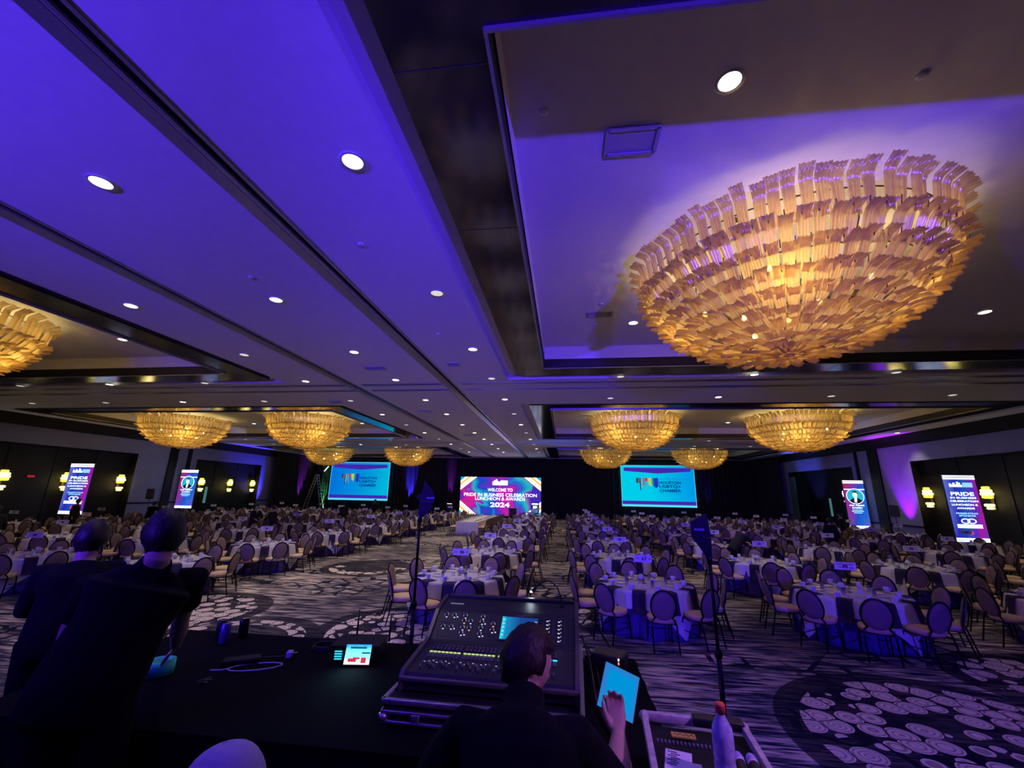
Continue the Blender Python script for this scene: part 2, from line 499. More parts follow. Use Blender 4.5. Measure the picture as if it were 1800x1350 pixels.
# air-wall track grooves cut through the soffit
TR = (-3.94, -7.62)
slots = []
for ty in (13.95, 14.8, 31.5, 32.4):
    for (sx0, sx1) in ((XL, -7.95), (-7.3, -4.25), (-3.6, XR)):
        slots.append((sx0, sx1, ty - 0.05, ty + 0.05))
for tx in TR:
    slots.append((tx - 0.045, tx + 0.045, YB, YF))
grid_plane(ce, (XL, XR), (YB, YF), CZ, holes + slots)
for h in holes: rect_wall(ce, h, CZ, CZ + LIP)
for h, (a, b, c, d) in zip(holes, COFFERS):
    grid_plane(ce, (h[0], h[1]), (h[2], h[3]), CZ + LIP, [(a, b, c, d)])
ceiling = struct(ce.build('ceiling', M['plaster']))
# dark slots behind
sl = MB()
for s in slots:
    rect_wall(sl, s, CZ, CZ + 0.22)
    sl.quad((s[0], s[2], CZ + .22), (s[0], s[3], CZ + .22), (s[1], s[3], CZ + .22), (s[1], s[2], CZ + .22))
sl.build('ceiling_slot', M['slot'], ceiling)
rail = MB()
for s in slots:
    if s[3] - s[2] > 1:      # track along the room
        for dx in (-0.075, 0.075):
            rail.box(((s[0] + s[1]) / 2 + dx, (YB + YF) / 2, CZ - 0.006), (0.05, YF - YB, 0.03))
        rail.box(((s[0] + s[1]) / 2 - 0.24, (YB + YF) / 2, CZ - 0.004), (0.20, YF - YB, 0.012))
    else:
        for dy in (-0.09, 0.09):
            rail.box(((s[0] + s[1]) / 2, s[2] + .05 + dy, CZ - 0.004), (s[1] - s[0], 0.06, 0.024))
rail.build('track_rail', M['trim_metal'], ceiling)
for k, (a, b, c, d) in enumerate(COFFERS):
    ins = (a + BW, b - BW, c + BW, d - BW)
    bm_ = MB(); grid_plane(bm_, (a, b), (c, d), CZ + 0.02, [ins]); rect_wall(bm_, (a, b, c, d), CZ + 0.02, CZ + LIP)
    bm_.build('coffer_border', M['bronze'], ceiling)
    # panel joints of the border
    jt = MB()
    x = ins[0] + 1.2
    while x < b - BW:
        for yy in (c, d - BW):
            jt.quad((x, yy, CZ + .016), (x, yy + BW, CZ + .016), (x + .012, yy + BW, CZ + .016), (x + .012, yy, CZ + .016))
        x += 2.4
    y = c + 1.2
    while y < d:
        for xx in (a, b - BW):
            jt.quad((xx, y, CZ + .016), (xx, y + .012, CZ + .016), (xx + BW, y + .012, CZ + .016), (xx + BW, y, CZ + .016))
        y += 2.4
    jt.build('border_joint', M['slot'], ceiling)
    tr = MB()
    w_ = 0.03
    for r in ((ins[0] - w_, ins[0], ins[2] - w_, ins[3] + w_), (ins[1], ins[1] + w_, ins[2] - w_, ins[3] + w_), (ins[0], ins[1], ins[2] - w_, ins[2]), (ins[0], ins[1], ins[3], ins[3] + w_)):
        tr.box(((r[0] + r[1]) / 2, (r[2] + r[3]) / 2, CZ + 0.0), (r[1] - r[0], r[3] - r[2], 0.05))
    tr.build('coffer_edge_trim', M['trim_metal'], ceiling)
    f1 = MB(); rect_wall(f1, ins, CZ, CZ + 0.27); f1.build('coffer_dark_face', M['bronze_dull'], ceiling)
    i2 = (ins[0] + .02, ins[1] - .02, ins[2] + .02, ins[3] - .02)
    f2 = MB(); rect_wall(f2, i2, CZ + 0.27, CZ + 0.66); grid_plane(f2, ins[:2], ins[2:], CZ + 0.66, [])
    f2.build('coffer_panel', M['plaster'], ceiling)

# ---- side walls.  (y0,y1) recess openings up to z 4.65
def side_wall(name, X, sgn, recs, bands, ya, rail_z, purple):
    """sgn +1: room lies toward +x"""
    wmb = MB(); y1_, y0_ = ya, YB
    def vq(mb, ya_, yb_, za, zb, x=X): mb.quad((x, ya_, za), (x, yb_, za), (x, yb_, zb), (x, ya_, zb))
    cuts = sorted(recs)
    y = y0_
    for (ra, rb) in cuts:
        vq(wmb, y, ra, 0, 5.6); vq(wmb, ra, rb, 4.65, 5.6); y = rb
    vq(wmb, y, y1_, 0, 5.6)
    wo = struct(wmb.build(name, M['wallpaper']))
    rc = MB(); dp = 0.45 * -sgn
    for (ra, rb) in cuts:
        vq(rc, ra, rb, 0, 4.65, X + dp)
        rc.quad((X, ra, 0), (X + dp, ra, 0), (X + dp, ra, 4.65), (X, ra, 4.65))
        rc.quad((X, rb, 0), (X + dp, rb, 0), (X + dp, rb, 4.65), (X, rb, 4.65))
        rc.quad((X, ra, 4.65), (X + dp, ra, 4.65), (X + dp, rb, 4.65), (X, rb, 4.65))
        n = int((rb - ra) / 2.2)
        for i in range(1, n):      # door-leaf joints in the panelling
            yy = ra + (rb - ra) * i / n
            rc.box((X + dp + sgn * .01, yy, 2.3), (0.03, 0.02, 4.6))
    rc.build('recess_panel', M['wood'], wo)
    bd = MB()
    for (ba, bb) in bands:
        bd.box((X + sgn * .05, (ba + bb) / 2, 2.8), (0.1, bb - ba, 5.6))
    bd.build('pilaster', M['wood'], wo)
    rl = MB(); y = y0_
    for (ra, rb) in cuts + [(y1_, y1_)]:
        rl.box((X + sgn * .02, (y + ra) / 2, rail_z), (0.04, ra - y, 0.10)); rl.box((X + sgn * .02, (y + ra) / 2, 0.08), (0.04, ra - y, 0.16)); y = rb
    rl.build('chair_rail', M['wood'], wo)
    cr = MB(); cr.box((X + sgn * .12, (y0_ + y1_) / 2, 5.9), (0.24, y1_ - y0_, 0.6)); cr.box((X + sgn * .17, (y0_ + y1_) / 2, 5.63), (0.1, y1_ - y0_, 0.06))
    cr.build('crown_moulding', M['wood'], wo)
    return wo
side_wall('wall_left', XL, 1, [(6.0, 26.0), (30.85, 38.3)], [(28.35, 29.0), (29.9, 30.2)], YF, 1.33, None)
side_wall('wall_right', XR, -1, [(8.0, 26.95), (32.04, 40.6)], [(29.35, 30.2), (31.3, 31.5)], YF, 1.05, None)
wf = MB(); wf.quad((XL, YF, 0), (XR, YF, 0), (XR, YF, CZ), (XL, YF, CZ)); struct(wf.build('wall_front', M['drape']))
wb = MB(); wb.quad((XL, YB, 0), (XR, YB, 0), (XR, YB, CZ), (XL, YB, CZ)); struct(wb.build('wall_back', M['wood']))

# ---- pleated black drapes along the stage end
def pleat(mb, p0, p1, z0, z1, amp=0.09, per=0.45, n_per=8):
    p0 = Vector(p0); p1 = Vector(p1); d = p1 - p0; Ln = d.length; d.normalize(); nr = Vector((-d.y, d.x))
    n = int(Ln / per * n_per); rows = []
    for zz, k in ((z0, 1.25), ((z0 + z1) / 2, 1.0), (z1, 0.8)):
        row = []
        for i in range(n + 1):
            t = Ln * i / n
            o_ = amp * k * math.sin(2 * PI * t / per + 0.7 * math.sin(t * 1.3))
            q = p0 + d * t + nr * o_
            row.append((q.x, q.y, zz))
        rows.append(row)
    mb.loft(rows, True, False, closed=False)
x = -29.0
parts_ = [(-29.2, -18.6), (-18.6, -11.9), (-11.9, -2.0), (-2.0, 5.4), (5.4, 13.8), (13.8, 19.4)]
wh = ['behind the left projection screen', 'left of the LED wall', 'behind the LED wall', 'between LED wall and right projection screen', 'behind the right projection screen', 'in the far right corner']
for (xa, xb), t in zip(parts_, wh):
    mb = MB(); pleat(mb, (xa, 46.75), (xb, 46.75), 0.03, 6.05)
    tag(mb.build('stage_drape', M['drape']), 'floor length black pleated drape ' + t, 'curtain', 'black stage drapes')
mb = MB(); pleat(mb, (-29.0, 39.6), (-29.0, 46.5), 0.03, 5.9)
tag(mb.build('stage_drape', M['drape']), 'black pleated drape covering the far end of the left wall', 'curtain', 'black stage drapes')
mb = MB(); pleat(mb, (19.2, 41.0), (19.2, 46.5), 0.03, 5.9)
tag(mb.build('stage_drape', M['drape']), 'black pleated drape covering the far end of the right wall', 'curtain', 'black stage drapes')
M['green_lit_drape'] = pbr('drape_green_light_tint', (0.03, 0.09, 0.045), 0.9)  # green light falling on this drape is put into its colour
mb = MB(); pleat(mb, (19.05, 38.3), (19.05, 39.4), 0.03, 4.2, 0.06, 0.3)
tag(mb.build('side_curtain', M['green_lit_drape']), 'narrow green-lit curtain hanging on the right wall beyond the banner', 'curtain')

# ---- stage deck under the LED wall
t = empty('stage_riser', (-6.9, 45.2, 0), 0, 'low black stage platform under the LED wall', 'stage')
MB().box((0, 0, 0.10), (13, 2.2, 0.16)).build('deck', M['black'], t)
MB().box((0, -1.11, 0.09), (13, 0.02, 0.17)).build('skirt', M['drape'], t)

# ---- downlights
dl_glow = MB().lathe([(0.115, 0.0), (0.115, 0.004), (0.0001, 0.006)], 20)
dl_rim = MB().lathe([(0.12, -0.004), (0.15, -0.006), (0.155, 0.0), (0.12, 0.006)], 20, cap=False)
gm_on, gm_dim, rm = dl_glow.mesh('lens', M['lamp_on']), dl_glow.mesh('lens', M['lamp_dim']), dl_rim.mesh('rim', M['chrome_rim'])
DLE = 185
def downlight(x, y, z, on, label, group, k=1.0):
    t = empty('downlight', (x, y, z - 0.012), 0, label, 'ceiling light', group)
    for nm, me in (('lens', gm_on if on else gm_dim), ('rim', rm)):
        o = bpy.data.objects.new(nm, me); COL.objects.link(o); o.parent = t
    l = bpy.data.lights.new('downlight_lamp', 'SPOT')
    l.energy = k * DLE * (1.6 if on else 0.7) * (0.15 if z > CZ + .1 else 1); l.color = (1.0, 0.80, 0.56); l.spot_size = R(84); l.spot_blend = 0.8; l.shadow_soft_size = 0.1
    o = bpy.data.objects.new('downlight_lamp', l); COL.objects.link(o); o.parent = t; o.location = (0, 0, -0.03)
DY = [3.78, 7.1, 10.36, 13.32, 16.55, 19.8, 23.1, 26.4, 29.7, 33.0, 36.3, 39.6]
colname = {-2.4: 'right row of the central soffit', -5.76: 'middle row of the central soffit', -9.1: 'left row of the central soffit'}
for x, cn in colname.items():
    for i, y in enumerate(DY):
        if (x == -9.1 and i == 0): continue
        on = (i % 2 == 0) if x == -2.4 else (i % 2 == 1 or x == -5.76)
        downlight(x, y, CZ, on, 'round ceiling downlight, %s from the viewer, %s' % (ORD[i] if i < 11 else 'farthest', cn), 'central soffit downlights', .25 if (x == -2.4 and y < 9) else (.5 if y < 9 else 1))
for x, xn in ((1.83, 'first'), (5.9, 'second'), (9.9, 'third'), (13.93, 'fourth')):
    for y, yn in ((13.32, 'near edge of first right crossbeam'), (16.5, 'far edge of first right crossbeam'), (30.3, 'near edge of second right crossbeam'), (33.6, 'far edge of second right crossbeam')):
        downlight(x, y, CZ, x in (5.9,), 'round downlight on %s, %s from left' % (yn, xn), 'crossbeam downlights', .7)
for x, xn in ((-13.1, 'first'), (-17.1, 'second'), (-21.1, 'third'), (-25.1, 'fourth')):
    for y, yn in ((13.34, 'near edge of first left crossbeam'), (16.5, 'far edge of first left crossbeam'), (30.3, 'near edge of second left crossbeam'), (33.6, 'far edge of second left crossbeam')):
        downlight(x, y, CZ, x == -17.1, 'round downlight on %s, %s from right' % (yn, xn), 'crossbeam downlights', .7)
ZC = CZ + 0.66
for (x, y, n) in ((1.83, 3.8, 'bright, left of the near chandelier in the coffer'), (1.83, 10.46, 'at the far left of the near chandelier'), (9.96, 10.46, 'at the far right of the near chandelier'),
                  (-13.5, 10.55, 'in the near left coffer'), (9.9, 26.6, 'in the second right coffer between chandeliers'), (-13.6, 26.6, 'in the second left coffer, right side'), (-21.6, 26.6, 'in the second left coffer, left side')):
    downlight(x, y, ZC, True, 'recessed round downlight ' + n, 'coffer downlights')
for y, yn in ((9, 'nearest'), (17.5, 'second nearest'), (26.3, 'third nearest')):
    downlight(18.6 + .3, y, CZ, True, 'round downlight over the right wall, %s of three' % yn, 'right wall downlights')

# ---- vents, sprinklers and detectors in the ceiling
def vent(x, y, z, sx, sy, label):
    t = empty('air_vent', (x, y, z), 0, label, 'air vent', 'ceiling vents')
    a = MB()
    for (cx, cy, dx, dy) in ((0, -sy / 2, sx, .05), (0, sy / 2, sx, .05), (-sx / 2, 0, .05, sy), (sx / 2, 0, .05, sy)):
        a.box((cx, cy, -0.012), (dx, dy, 0.03))
    a.build('frame', M['vent'], t)
    s_ = MB()
    if sx < 0.59 or sy < 0.35:
        n = max(3, int(sy / 0.06))
        for i in range(n): s_.box((0, -sy / 2 + sy * (i + .5) / n, -0.010), (sx - .05, 0.02, 0.012), None)
        MB().quad((-sx / 2, -sy / 2, -.002), (-sx / 2, sy / 2, -.002), (sx / 2, sy / 2, -.002), (sx / 2, -sy / 2, -.002)).build('backing', M['slot'], t)
    else:
        s_.box((0, 0, -0.006), (sx - .05, sy - .05, 0.008))
    s_.build('louvre', M['vent'], t)
vent(0.9, 4.5, ZC, 0.62, 0.40, 'square access panel in coffer beside the near chandelier')
vent(0.92, 9.83, ZC, 0.60, 0.30, 'slotted air vent in coffer left of the near chandelier')
vent(-5.85, 11.9, CZ, 0.6, 0.3, 'slotted vent on the central soffit, nearest of three between the tracks')
vent(-7.2 + .6, 18.9, CZ, 0.6, 0.3, 'slotted vent on the central soffit, second of three between the tracks')
vent(-6.4, 27.5, CZ, 0.6, 0.3, 'slotted vent on the central soffit, farthest between the tracks')
vent(-3.27, 11.66, CZ, 0.3, 0.3, 'small vent on the central soffit right of the near track')
vent(-9.9, 16.75, CZ, 0.5, 0.3, 'small vent on the crossbeam near the second left chandelier')
vent(1.2, 24.0, ZC, 0.6, 0.3, 'slotted air vent in second right coffer')
det = MB().lathe([(0.02, -0.022), (0.050, -0.018), (0.055, 0.0)], 14).mesh('smoke_detector', M['plaster'])
for (x, y, z, n) in ((-0.18, 3.96, ZC, 'near left corner of the near coffer'), (3.81, 3.95, ZC, 'near edge of the near coffer, right of the downlight'), (0.91, 9.26, ZC, 'near side of the slotted coffer vent'), (0.87, 10.5, ZC, 'far side of the slotted coffer vent'),
                     (-3.1, 5.4, CZ, 'central soffit beside the near dark beam'), (-5.6, 6.2, CZ, 'central soffit between the two tracks'), (-3.0, 9.2, CZ, 'central soffit, farther along the dark beam'), (8.2, 16.6, CZ, 'first right crossbeam')):
    o = bpy.data.objects.new('smoke_detector', det); COL.objects.link(o); o.location = (x, y, z)
    tag(o, 'small round ceiling detector, ' + n, 'smoke detector', 'ceiling detectors')

# ---- wall sconces: stacked layers of glowing glass
M['sconce_y'] = emit('yellow_sconce_glass', (1.0, 0.72, 0.06), 2.2)
M['sconce_hot'] = emit('hot_sconce_glass', (1.0, 0.86, 0.25), 3.2)
M['sconce_p'] = emit('lilac_sconce_glass', (0.85, 0.55, 1.0), 4.0)
def sconce(X, y, sgn, label, lilac=False):
    t = empty('wall_sconce', (X, y, 2.3), 0, label, 'wall lamp', 'glass wall sconces')
    MB().box((sgn * .03, 0, 0.3), (0.06, 0.16, 0.95)).build('wall_plate', M['brass'], t)
    rnd = random.Random(int(y * 10))
    for k, (z, w__, h) in enumerate(((0.82, .16, .14), (0.68, .23, .15), (0.54, .26, .15), (0.40, .22, .14), (0.02, .2, .13), (-0.12, .15, .10))):
        q = MB()
        prof = [(w__ * .55, -h / 2), (w__, -h / 2 + .02), (w__ * 1.05, h / 2 - .03), (w__ * .8, h / 2)]
        q.lathe(prof, 18, mx=T(sgn * .2, rnd.uniform(-.03, .03), z + .0) @ Matrix.Diagonal((0.75, 1, 1, 1)))
        q.build('glass_shade', M['sconce_p'] if lilac else (M['sconce_hot'] if k % 3 != 0 else M['sconce_y']), t)
    l = bpy.data.lights.new('sconce_lamp', 'POINT'); l.energy = 14; l.color = (1, .75, .3) if not lilac else (.7, .4, 1); l.shadow_soft_size = .2
    o = bpy.data.objects.new('sconce_lamp', l); COL.objects.link(o); o.parent = t; o.location = (sgn * .55, 0, 0.3)
LW, RW = XL - 0.45, XR + 0.45
for y, n in ((15.4, 'off the left edge side'), (19.3, 'nearest the left edge of view'), (22.25, 'partly behind the near left banner'), (25.45, 'right of the near left banner')):
    if y > 16: sconce(LW, y, 1, 'glowing yellow glass wall sconce ' + n)
for y, n in ((31.95, 'just right of the far left banner'), (35.0, 'second past the far left banner'), (38.0 - .2, 'farthest, last before the corner drape')):
    sconce(LW, y, 1, 'glowing yellow glass wall sconce on left wall ' + n)
sconce(RW, 26.55, -1, 'glowing yellow glass wall sconce left of the near right banner')
sconce(RW, 23.15, -1, 'glowing yellow glass wall sconce behind the right edge of near right banner')
sconce(RW, 33.55, -1, 'lilac lit glass wall sconce beside the far right banner', True)
# tall narrow door windows and small red marks
M['door_glass'] = emit('dim_teal_door_glass', (0.10, 0.30, 0.30), 0.55)
for (X, y, sg, n) in ((LW, 32.5 + .3, 1, 'left wall past the far left banner'), (RW, 35.7, -1, 'right wall past the far right banner')):
    t = empty('side_door', (X + sg * .03, y, 0), 0, 'dark door with tall narrow lit window on ' + n, 'door', 'side doors')
    MB().box((0, 0, 1.25), (0.06, 1.2, 2.5)).build('door_leaf', M['wood'], t)
    MB().box((sg * .035, -0.1 if sg > 0 else 0.1, 1.85), (0.02, 0.26, 1.3)).build('window_pane', M['door_glass'], t)
    MB().box((sg * .05, 0.3, 1.05), (0.04, 0.04, 0.3)).build('door_handle', M['steel'], t)
M['red_glow'] = emit('dim_red_glow', (1, .05, .08), 0.35)
for y, n in ((20.6, 'left wall between the sconces'), (23.6, 'left wall right of the near banner')):
    o = MB().box((0, 0, 0), (0.06, 0.3, 0.12)).build('exit_lamp', M['red_glow']); o.location = (LW + .05, y, 2.9)
    tag(o, 'tiny dim red lamp high on the ' + n, 'indicator light', 'dim red lamps')

# ---- coloured uplights on the walls and drapes
def uplight(x, y, tgt, col, e, label, spot=38):
    t = empty('uplight', (x, y, 0), 0, label, 'uplight', 'floor uplights')
    MB().box((0, 0, 0.14), (0.26, 0.22, 0.22), bev=0.03).build('housing', M['black'], t)
    MB().box((0, 0, 0.02), (0.3, 0.26, 0.03)).build('base_plate', M['black'], t)
    MB().lathe([(0.09, 0.255), (0.09, 0.262), (0.001, 0.263)], 16).build('lens', emit('uplight_lens', col, 3), t)
    light('uplight_lamp', 'SPOT', (x, y, 0.3), e, col, tgt, 0.05, spot, 0.8)
uplight(18.95, 27.75, (19.75, 27.75, 4.4), (.40, .0, 1), 2600, 'small black floor uplight washing the right wall purple', 46)
uplight(18.6, 37.0, (19.72, 37.3, 5.0), (0.10, 0.12, 1.0), 2500, 'small black floor uplight washing the right wall blue', 50)
uplight(18.9, 32.3, (19.6, 32.3, 4), (0.16, 0.04, 1), 350, 'small black floor uplight behind the far right banner', 50)
uplight(-28.5, 38.9, (-29.6, 36.6, 5.2), BLU, 4500, 'small black floor uplight at the far left wall corner', 56)
uplight(-28.4, 43.6, (-28.9, 44.2, 4), PUR, 5000, 'small black floor uplight on the left corner drape', 26)
uplight(-17.3, 46.0, (-17.3, 46.9, 4.2), BLU, 20000, 'small black floor uplight right of the left screen', 24)
uplight(-12.6, 46.0, (-12.65, 46.9, 4.6), PUR, 6000, 'small black floor uplight left of the LED wall', 16)
uplight(14.6, 46.0, (14.6, 46.9, 4.2), BLU, 500, 'small black floor uplight right of the right screen', 24)
for (x, y, c_, e) in ((-7.0, 44.2, (1.0, .1, .9), 60), (-4.6, 44.0, (.5, 1, .2), 60), (-3.0, 44.0, (.1, .25, 1), 90), (-20.5, 33.0, (.0, .45, 1.0), 700), (0.0, 33.0, (.1, .2, 1.0), 350)):
    light('stage_spill', 'SPOT', (x, y, 1.2), e, c_, (x, y - 1.5, 6.2), 0.2, 70, 0.9)
light('chandelier_spill', 'SPOT', (12.3, 45.0, 1.0), 900, (.25, .08, 1), (12.6, 40.6, 6.2), 0.1, 16, .8)
light('chandelier_spill', 'SPOT', (-15.3, 45.0, 1.0), 900, (.3, .08, 1), (-15.2, 40.6, 6.2), 0.1, 16, .8)
light('chandelier_spill', 'SPOT', (-25.5, 45.0, 1.0), 500, (.3, 1, .2), (-24.3, 40.6, 6.0), 0.1, 16, .8)
light('wall_fill', 'AREA', (-24, 27, 4.6), 40, (0.5, 0.5, 1.0), (-29.5, 28, 4.0), 4)
light('wall_fill', 'AREA', (15, 27, 4.6), 30, (0.5, 0.5, 1.0), (19.7, 28, 4.0), 4)

# ================================================================== CHANDELIERS
def petal(mb, ang, half, rt, zt, rb, zb, cols, rows, rnd, thick=0.007, rib=0.013):
    w0 = half * rt
    tilt = rnd.uniform(-.035, .035); ext = rnd.uniform(-.01, .02) + rnd.choice((-.022, .022)); lift = rnd.choice((-.02, .03))
    ca, sa = math.cos(ang), math.sin(ang)
    def P(u, v, off):
        r = rb + (rt - rb) * v; z = zb + (zt - zb) * v
        cu = max(0.0, (v - 0.78) / 0.22)
        z += lift * v
        r += 0.17 * cu * cu + ext + off - 0.04 * u * u + rib * math.cos(u * 4 * PI)
        z -= 0.05 * max(0.0, cu - .5) ** 2 * 4 * (0.6 + .4 * math.cos(u * 2.5))
        wd = w0 * (0.66 + 0.20 * v + 0.12 * cu) * u + tilt * v
        return (ca * r - sa * wd, sa * r + ca * wd, z)
    F = []; 
    vs = []
    for off in (0.0, thick):
        for i in range(rows + 1):
            for j in range(cols + 1):
                vs.append(P(-1 + 2 * j / cols, i / rows, off))
    W = cols + 1; Q = W * (rows + 1)
    for i in range(rows):
        for j in range(cols):
            a = i * W + j
            F.append((a, a + 1, a + W + 1, a + W)); F.append((Q + a, Q + a + W, Q + a + W + 1, Q + a + 1))
    for j in range(cols):
        a, b = j, rows * W + j
        F.append((a, Q + a, Q + a + 1, a + 1)); F.append((b, b + 1, Q + b + 1, Q + b))
    for i in range(rows):
        a, b = i * W, i * W + cols
        F.append((a, a + W, Q + a + W, Q + a)); F.append((b, Q + b, Q + b + W, b + W))
    mb.add(vs, F, True)
S_T = [1.0, .83, .71, .60, .50, .41, .325, .245, .165, .09]
CR, CH, CZB = 2.36, 1.72, 4.86
def prof(s): return CR * math.sin(s * PI / 2), CZB + CH * (1 - math.cos(s * PI / 2))
def tiers():
    out = []
    for i, s in enumerate(S_T):
        nb = S_T[i + 1] if i + 1 < len(S_T) else 0.02
        rt, zt = prof(s); rb, zb = prof(max(nb - 0.035, 0.01))
        if i == 0: zt += 0.10; rb += .04
        n = max(10, int(round(2 * PI * rt / 0.19)))
        out.append((rt, zt, rb - 0.02, zb, n))
    return out
def chandelier_core(t, n_b=8):
    fr = MB()
    for s in (0.95, 0.7, 0.45, 0.22):
        r, z = prof(s)
        fr.tube([((r - .14) * math.cos(2 * PI * k / 32), (r - .14) * math.sin(2 * PI * k / 32), z) for k in range(32)], 0.012, 6, closed=True)
    for k in range(8):
        a = 2 * PI * k / 8
        fr.tube([((prof(s)[0] - .14) * math.cos(a), (prof(s)[0] - .14) * math.sin(a), prof(s)[1]) for s in (1, .8, .6, .4, .2, .08)], 0.010, 5)
    fr.build('metal_frame', M['brass'], t)
    for k in range(4):
        a = PI / 4 + k * PI / 2
        MB().tube([(1.5 * math.cos(a), 1.5 * math.sin(a), prof(.62)[1]), (1.5 * math.cos(a), 1.5 * math.sin(a), ZC - .01)], 0.010, 6).lathe([(0.07, -.03), (0.05, 0)], 12, c=(1.5 * math.cos(a), 1.5 * math.sin(a), ZC - 0.005)).build('hanging_rod', M['black'], t)
    for k in range(n_b):
        a = 2 * PI * (k + .3) / n_b
        rr = 1.25 if k % 2 else 0.75
        zz = 5.95 if k % 2 else 5.5
        MB().lathe([(0.001, -.05), (.035, -.035), (.045, 0), (.03, .04), (0.001, .055)], 12, c=(rr * math.cos(a), rr * math.sin(a), zz)).build('bulb', M['bulb'], t)
CHE = 42
def chandelier_lights(t, e=CHE, lean=0):
    for k in range(4):
        a = PI / 4 + k * PI / 2 + lean
        l = bpy.data.lights.new('chandelier_lamp', 'POINT'); l.energy = e; l.color = (1.0, 0.76, 0.27); l.shadow_soft_size = 0.2
        o = bpy.data.objects.new('chandelier_lamp', l); COL.objects.link(o); o.parent = t; o.location = (1.55 * math.cos(a), 1.55 * math.sin(a), 5.9)
rnd = random.Random(3)
# the near one, petal by petal
C1 = (3.85, 7.33)
t = empty('chandelier', (C1[0], C1[1], 0), 0, 'huge tiered amber glass bowl chandelier, the nearest, filling the upper right', 'chandelier', None)
cand = []
for ti, (rt, zt, rb, zb, n) in enumerate(tiers()):
    for k in range(n):
        a = 2 * PI * (k + 0.5 * (ti % 2)) / n
        nx, ny = math.cos(a), math.sin(a)
        p = (C1[0] + rt * nx, C1[1] + rt * ny, (zt + zb) / 2)
        pr = project(p)
        facing = -(nx * p[0] + ny * p[1])
        d = math.dist(p, (0, 0, CAMZ))
        cand.append((d if facing > -.5 else d + 50, ti, a, n, rt, zt, rb, zb))
cand.sort(key=lambda q: q[0])
rest = MB()
for i, (d, ti, a, n, rt, zt, rb, zb) in enumerate(cand):
    mb = MB() if i < 100 else rest
    petal(mb, a, PI / n, rt, zt, rb, zb, 16, 8, rnd)
    if i < 100: mb.build('glass_petal', M['petal'], t)
o = rest.build('glass_petal', M['petal'], t); o['kind'] = 'stuff'
pegs = MB()
for ti, (rt, zt, rb, zb, n) in enumerate(tiers()[:-2]):
    for k in range(n):
        a = 2 * PI * (k + 0.5 * (ti % 2)) / n + PI / n
        r0 = rb + 0.07
        pegs.tube([(r0 * math.cos(a), r0 * math.sin(a), zb + .04), ((r0 + .03) * math.cos(a), (r0 + .03) * math.sin(a), zb + .16)], 0.007, 5)
o = pegs.build('fixing_peg', M['brass'], t); o['kind'] = 'stuff'
chandelier_core(t, 8)
chandelier_lights(t, 37, 0.4)
# the others: tier by tier, mesh data shared
proto = None
OTH = [(-15.5, 7.33, 'near left amber glass chandelier, cut off by the left edge'),
       (3.85, 23.7, 'amber glass chandelier in second row, first right of the centre'),
       (12.3, 23.7, 'amber glass chandelier in second row, farthest right'),
       (-15.5, 23.7, 'amber glass chandelier in second row, first left of the centre'),
       (-24.0, 23.7, 'amber glass chandelier in second row, farthest left'),
       (3.85, 40.6, 'small looking amber chandelier in third row, left of the right screen'),
       (12.3, 40.6, 'amber chandelier in third row with violet tint above the right screen'),
       (-15.5, 40.6, 'amber chandelier in third row with violet tint right of the left screen'),
       (-24.0, 40.6, 'amber chandelier in third row above the left screen')]
for i, (x, y, lab) in enumerate(OTH):
    if proto is None:
        proto = empty('chandelier', (x, y, 0), 0, lab, 'chandelier', 'amber glass bowl chandeliers')
        for ti, (rt, zt, rb, zb, n) in enumerate(tiers()):
            mb = MB()
            for k in range(n):
                petal(mb, 2 * PI * (k + 0.5 * (ti % 2)) / n, PI / n, rt, zt, rb, zb, 8, 5, rnd, 0.008, 0.012)
            mb.build('glass_tier', M['petal'], proto)
        chandelier_core(proto, 6)
        chandelier_lights(proto, CHE)
        kids = list(proto.children)
    else:
        c = proto.copy(); COL.objects.link(c); c.location = (x, y, 0); tag(c, lab, 'chandelier', 'amber glass bowl chandeliers')
        c.rotation_euler.z = rnd.uniform(0, .4)
        for ch in kids:
            k = ch.copy(); COL.objects.link(k); k.parent = c
            if ch.type == 'LIGHT' and y > 30:
                k.data = ch.data.copy(); k.data.energy = CHE * .55

# ================================================================== SCREENS
WHITE = emit('screen_white', (1.0, 1.0, 1.0), 1.6)
def flat(mb, pts, y): return mb.add([(p[0], y, p[1]) for p in pts], [tuple(range(len(pts)))])
# --- LED wall: 8.8 x 3.85 m
W_, H_ = 8.78, 3.9
t = empty('led_wall', (-6.93, 45.9, 0.19), 0, 'bright colourful LED wall reading WELCOME TO PRIDE IN BUSINESS CELEBRATION', 'screen')
MB().box((0, 0.12, H_ / 2), (W_, 0.2, H_)).build('cabinet', M['black'], t)
M['led'] = emit_grad('led_swirl', 0, [(0.0, (.02, .05, .45)), (.16, (.20, .01, .40)), (.26, (.65, .01, .22)), (.32, (.20, .02, .42)), (.38, (.01, .40, .50)), (.45, (.01, .05, .50)), (.56, (.14, .02, .42)),
                                      (.66, (.58, .01, .33)), (.72, (.14, .02, .45)), (.80, (.01, .12, .55)), (.88, (.02, .42, .45)), (.94, (.20, .03, .42)), (1.0, (.05, .02, .4))], 1.15, 0.105, 0.28, 0.55, 0.42, diag=0.35)
MB().quad((-W_ / 2, 0, 0), (W_ / 2, 0, 0), (W_ / 2, 0, H_), (-W_ / 2, 0, H_)).build('picture', M['led'], t)
t = [c for c in t.children if c.name.startswith('picture')][0]
cols_ = [('corner_stripe_white', (1, 1, 1), 1.8), ('corner_stripe_orange', (1.0, .45, .06), 1.2), ('corner_stripe_brown', (.10, .04, .02), 1.0), ('corner_stripe_cyan', (.0, .35, .6), 1.2)]
for nm, c_, s_ in cols_: M[nm] = emit(nm, c_, s_)
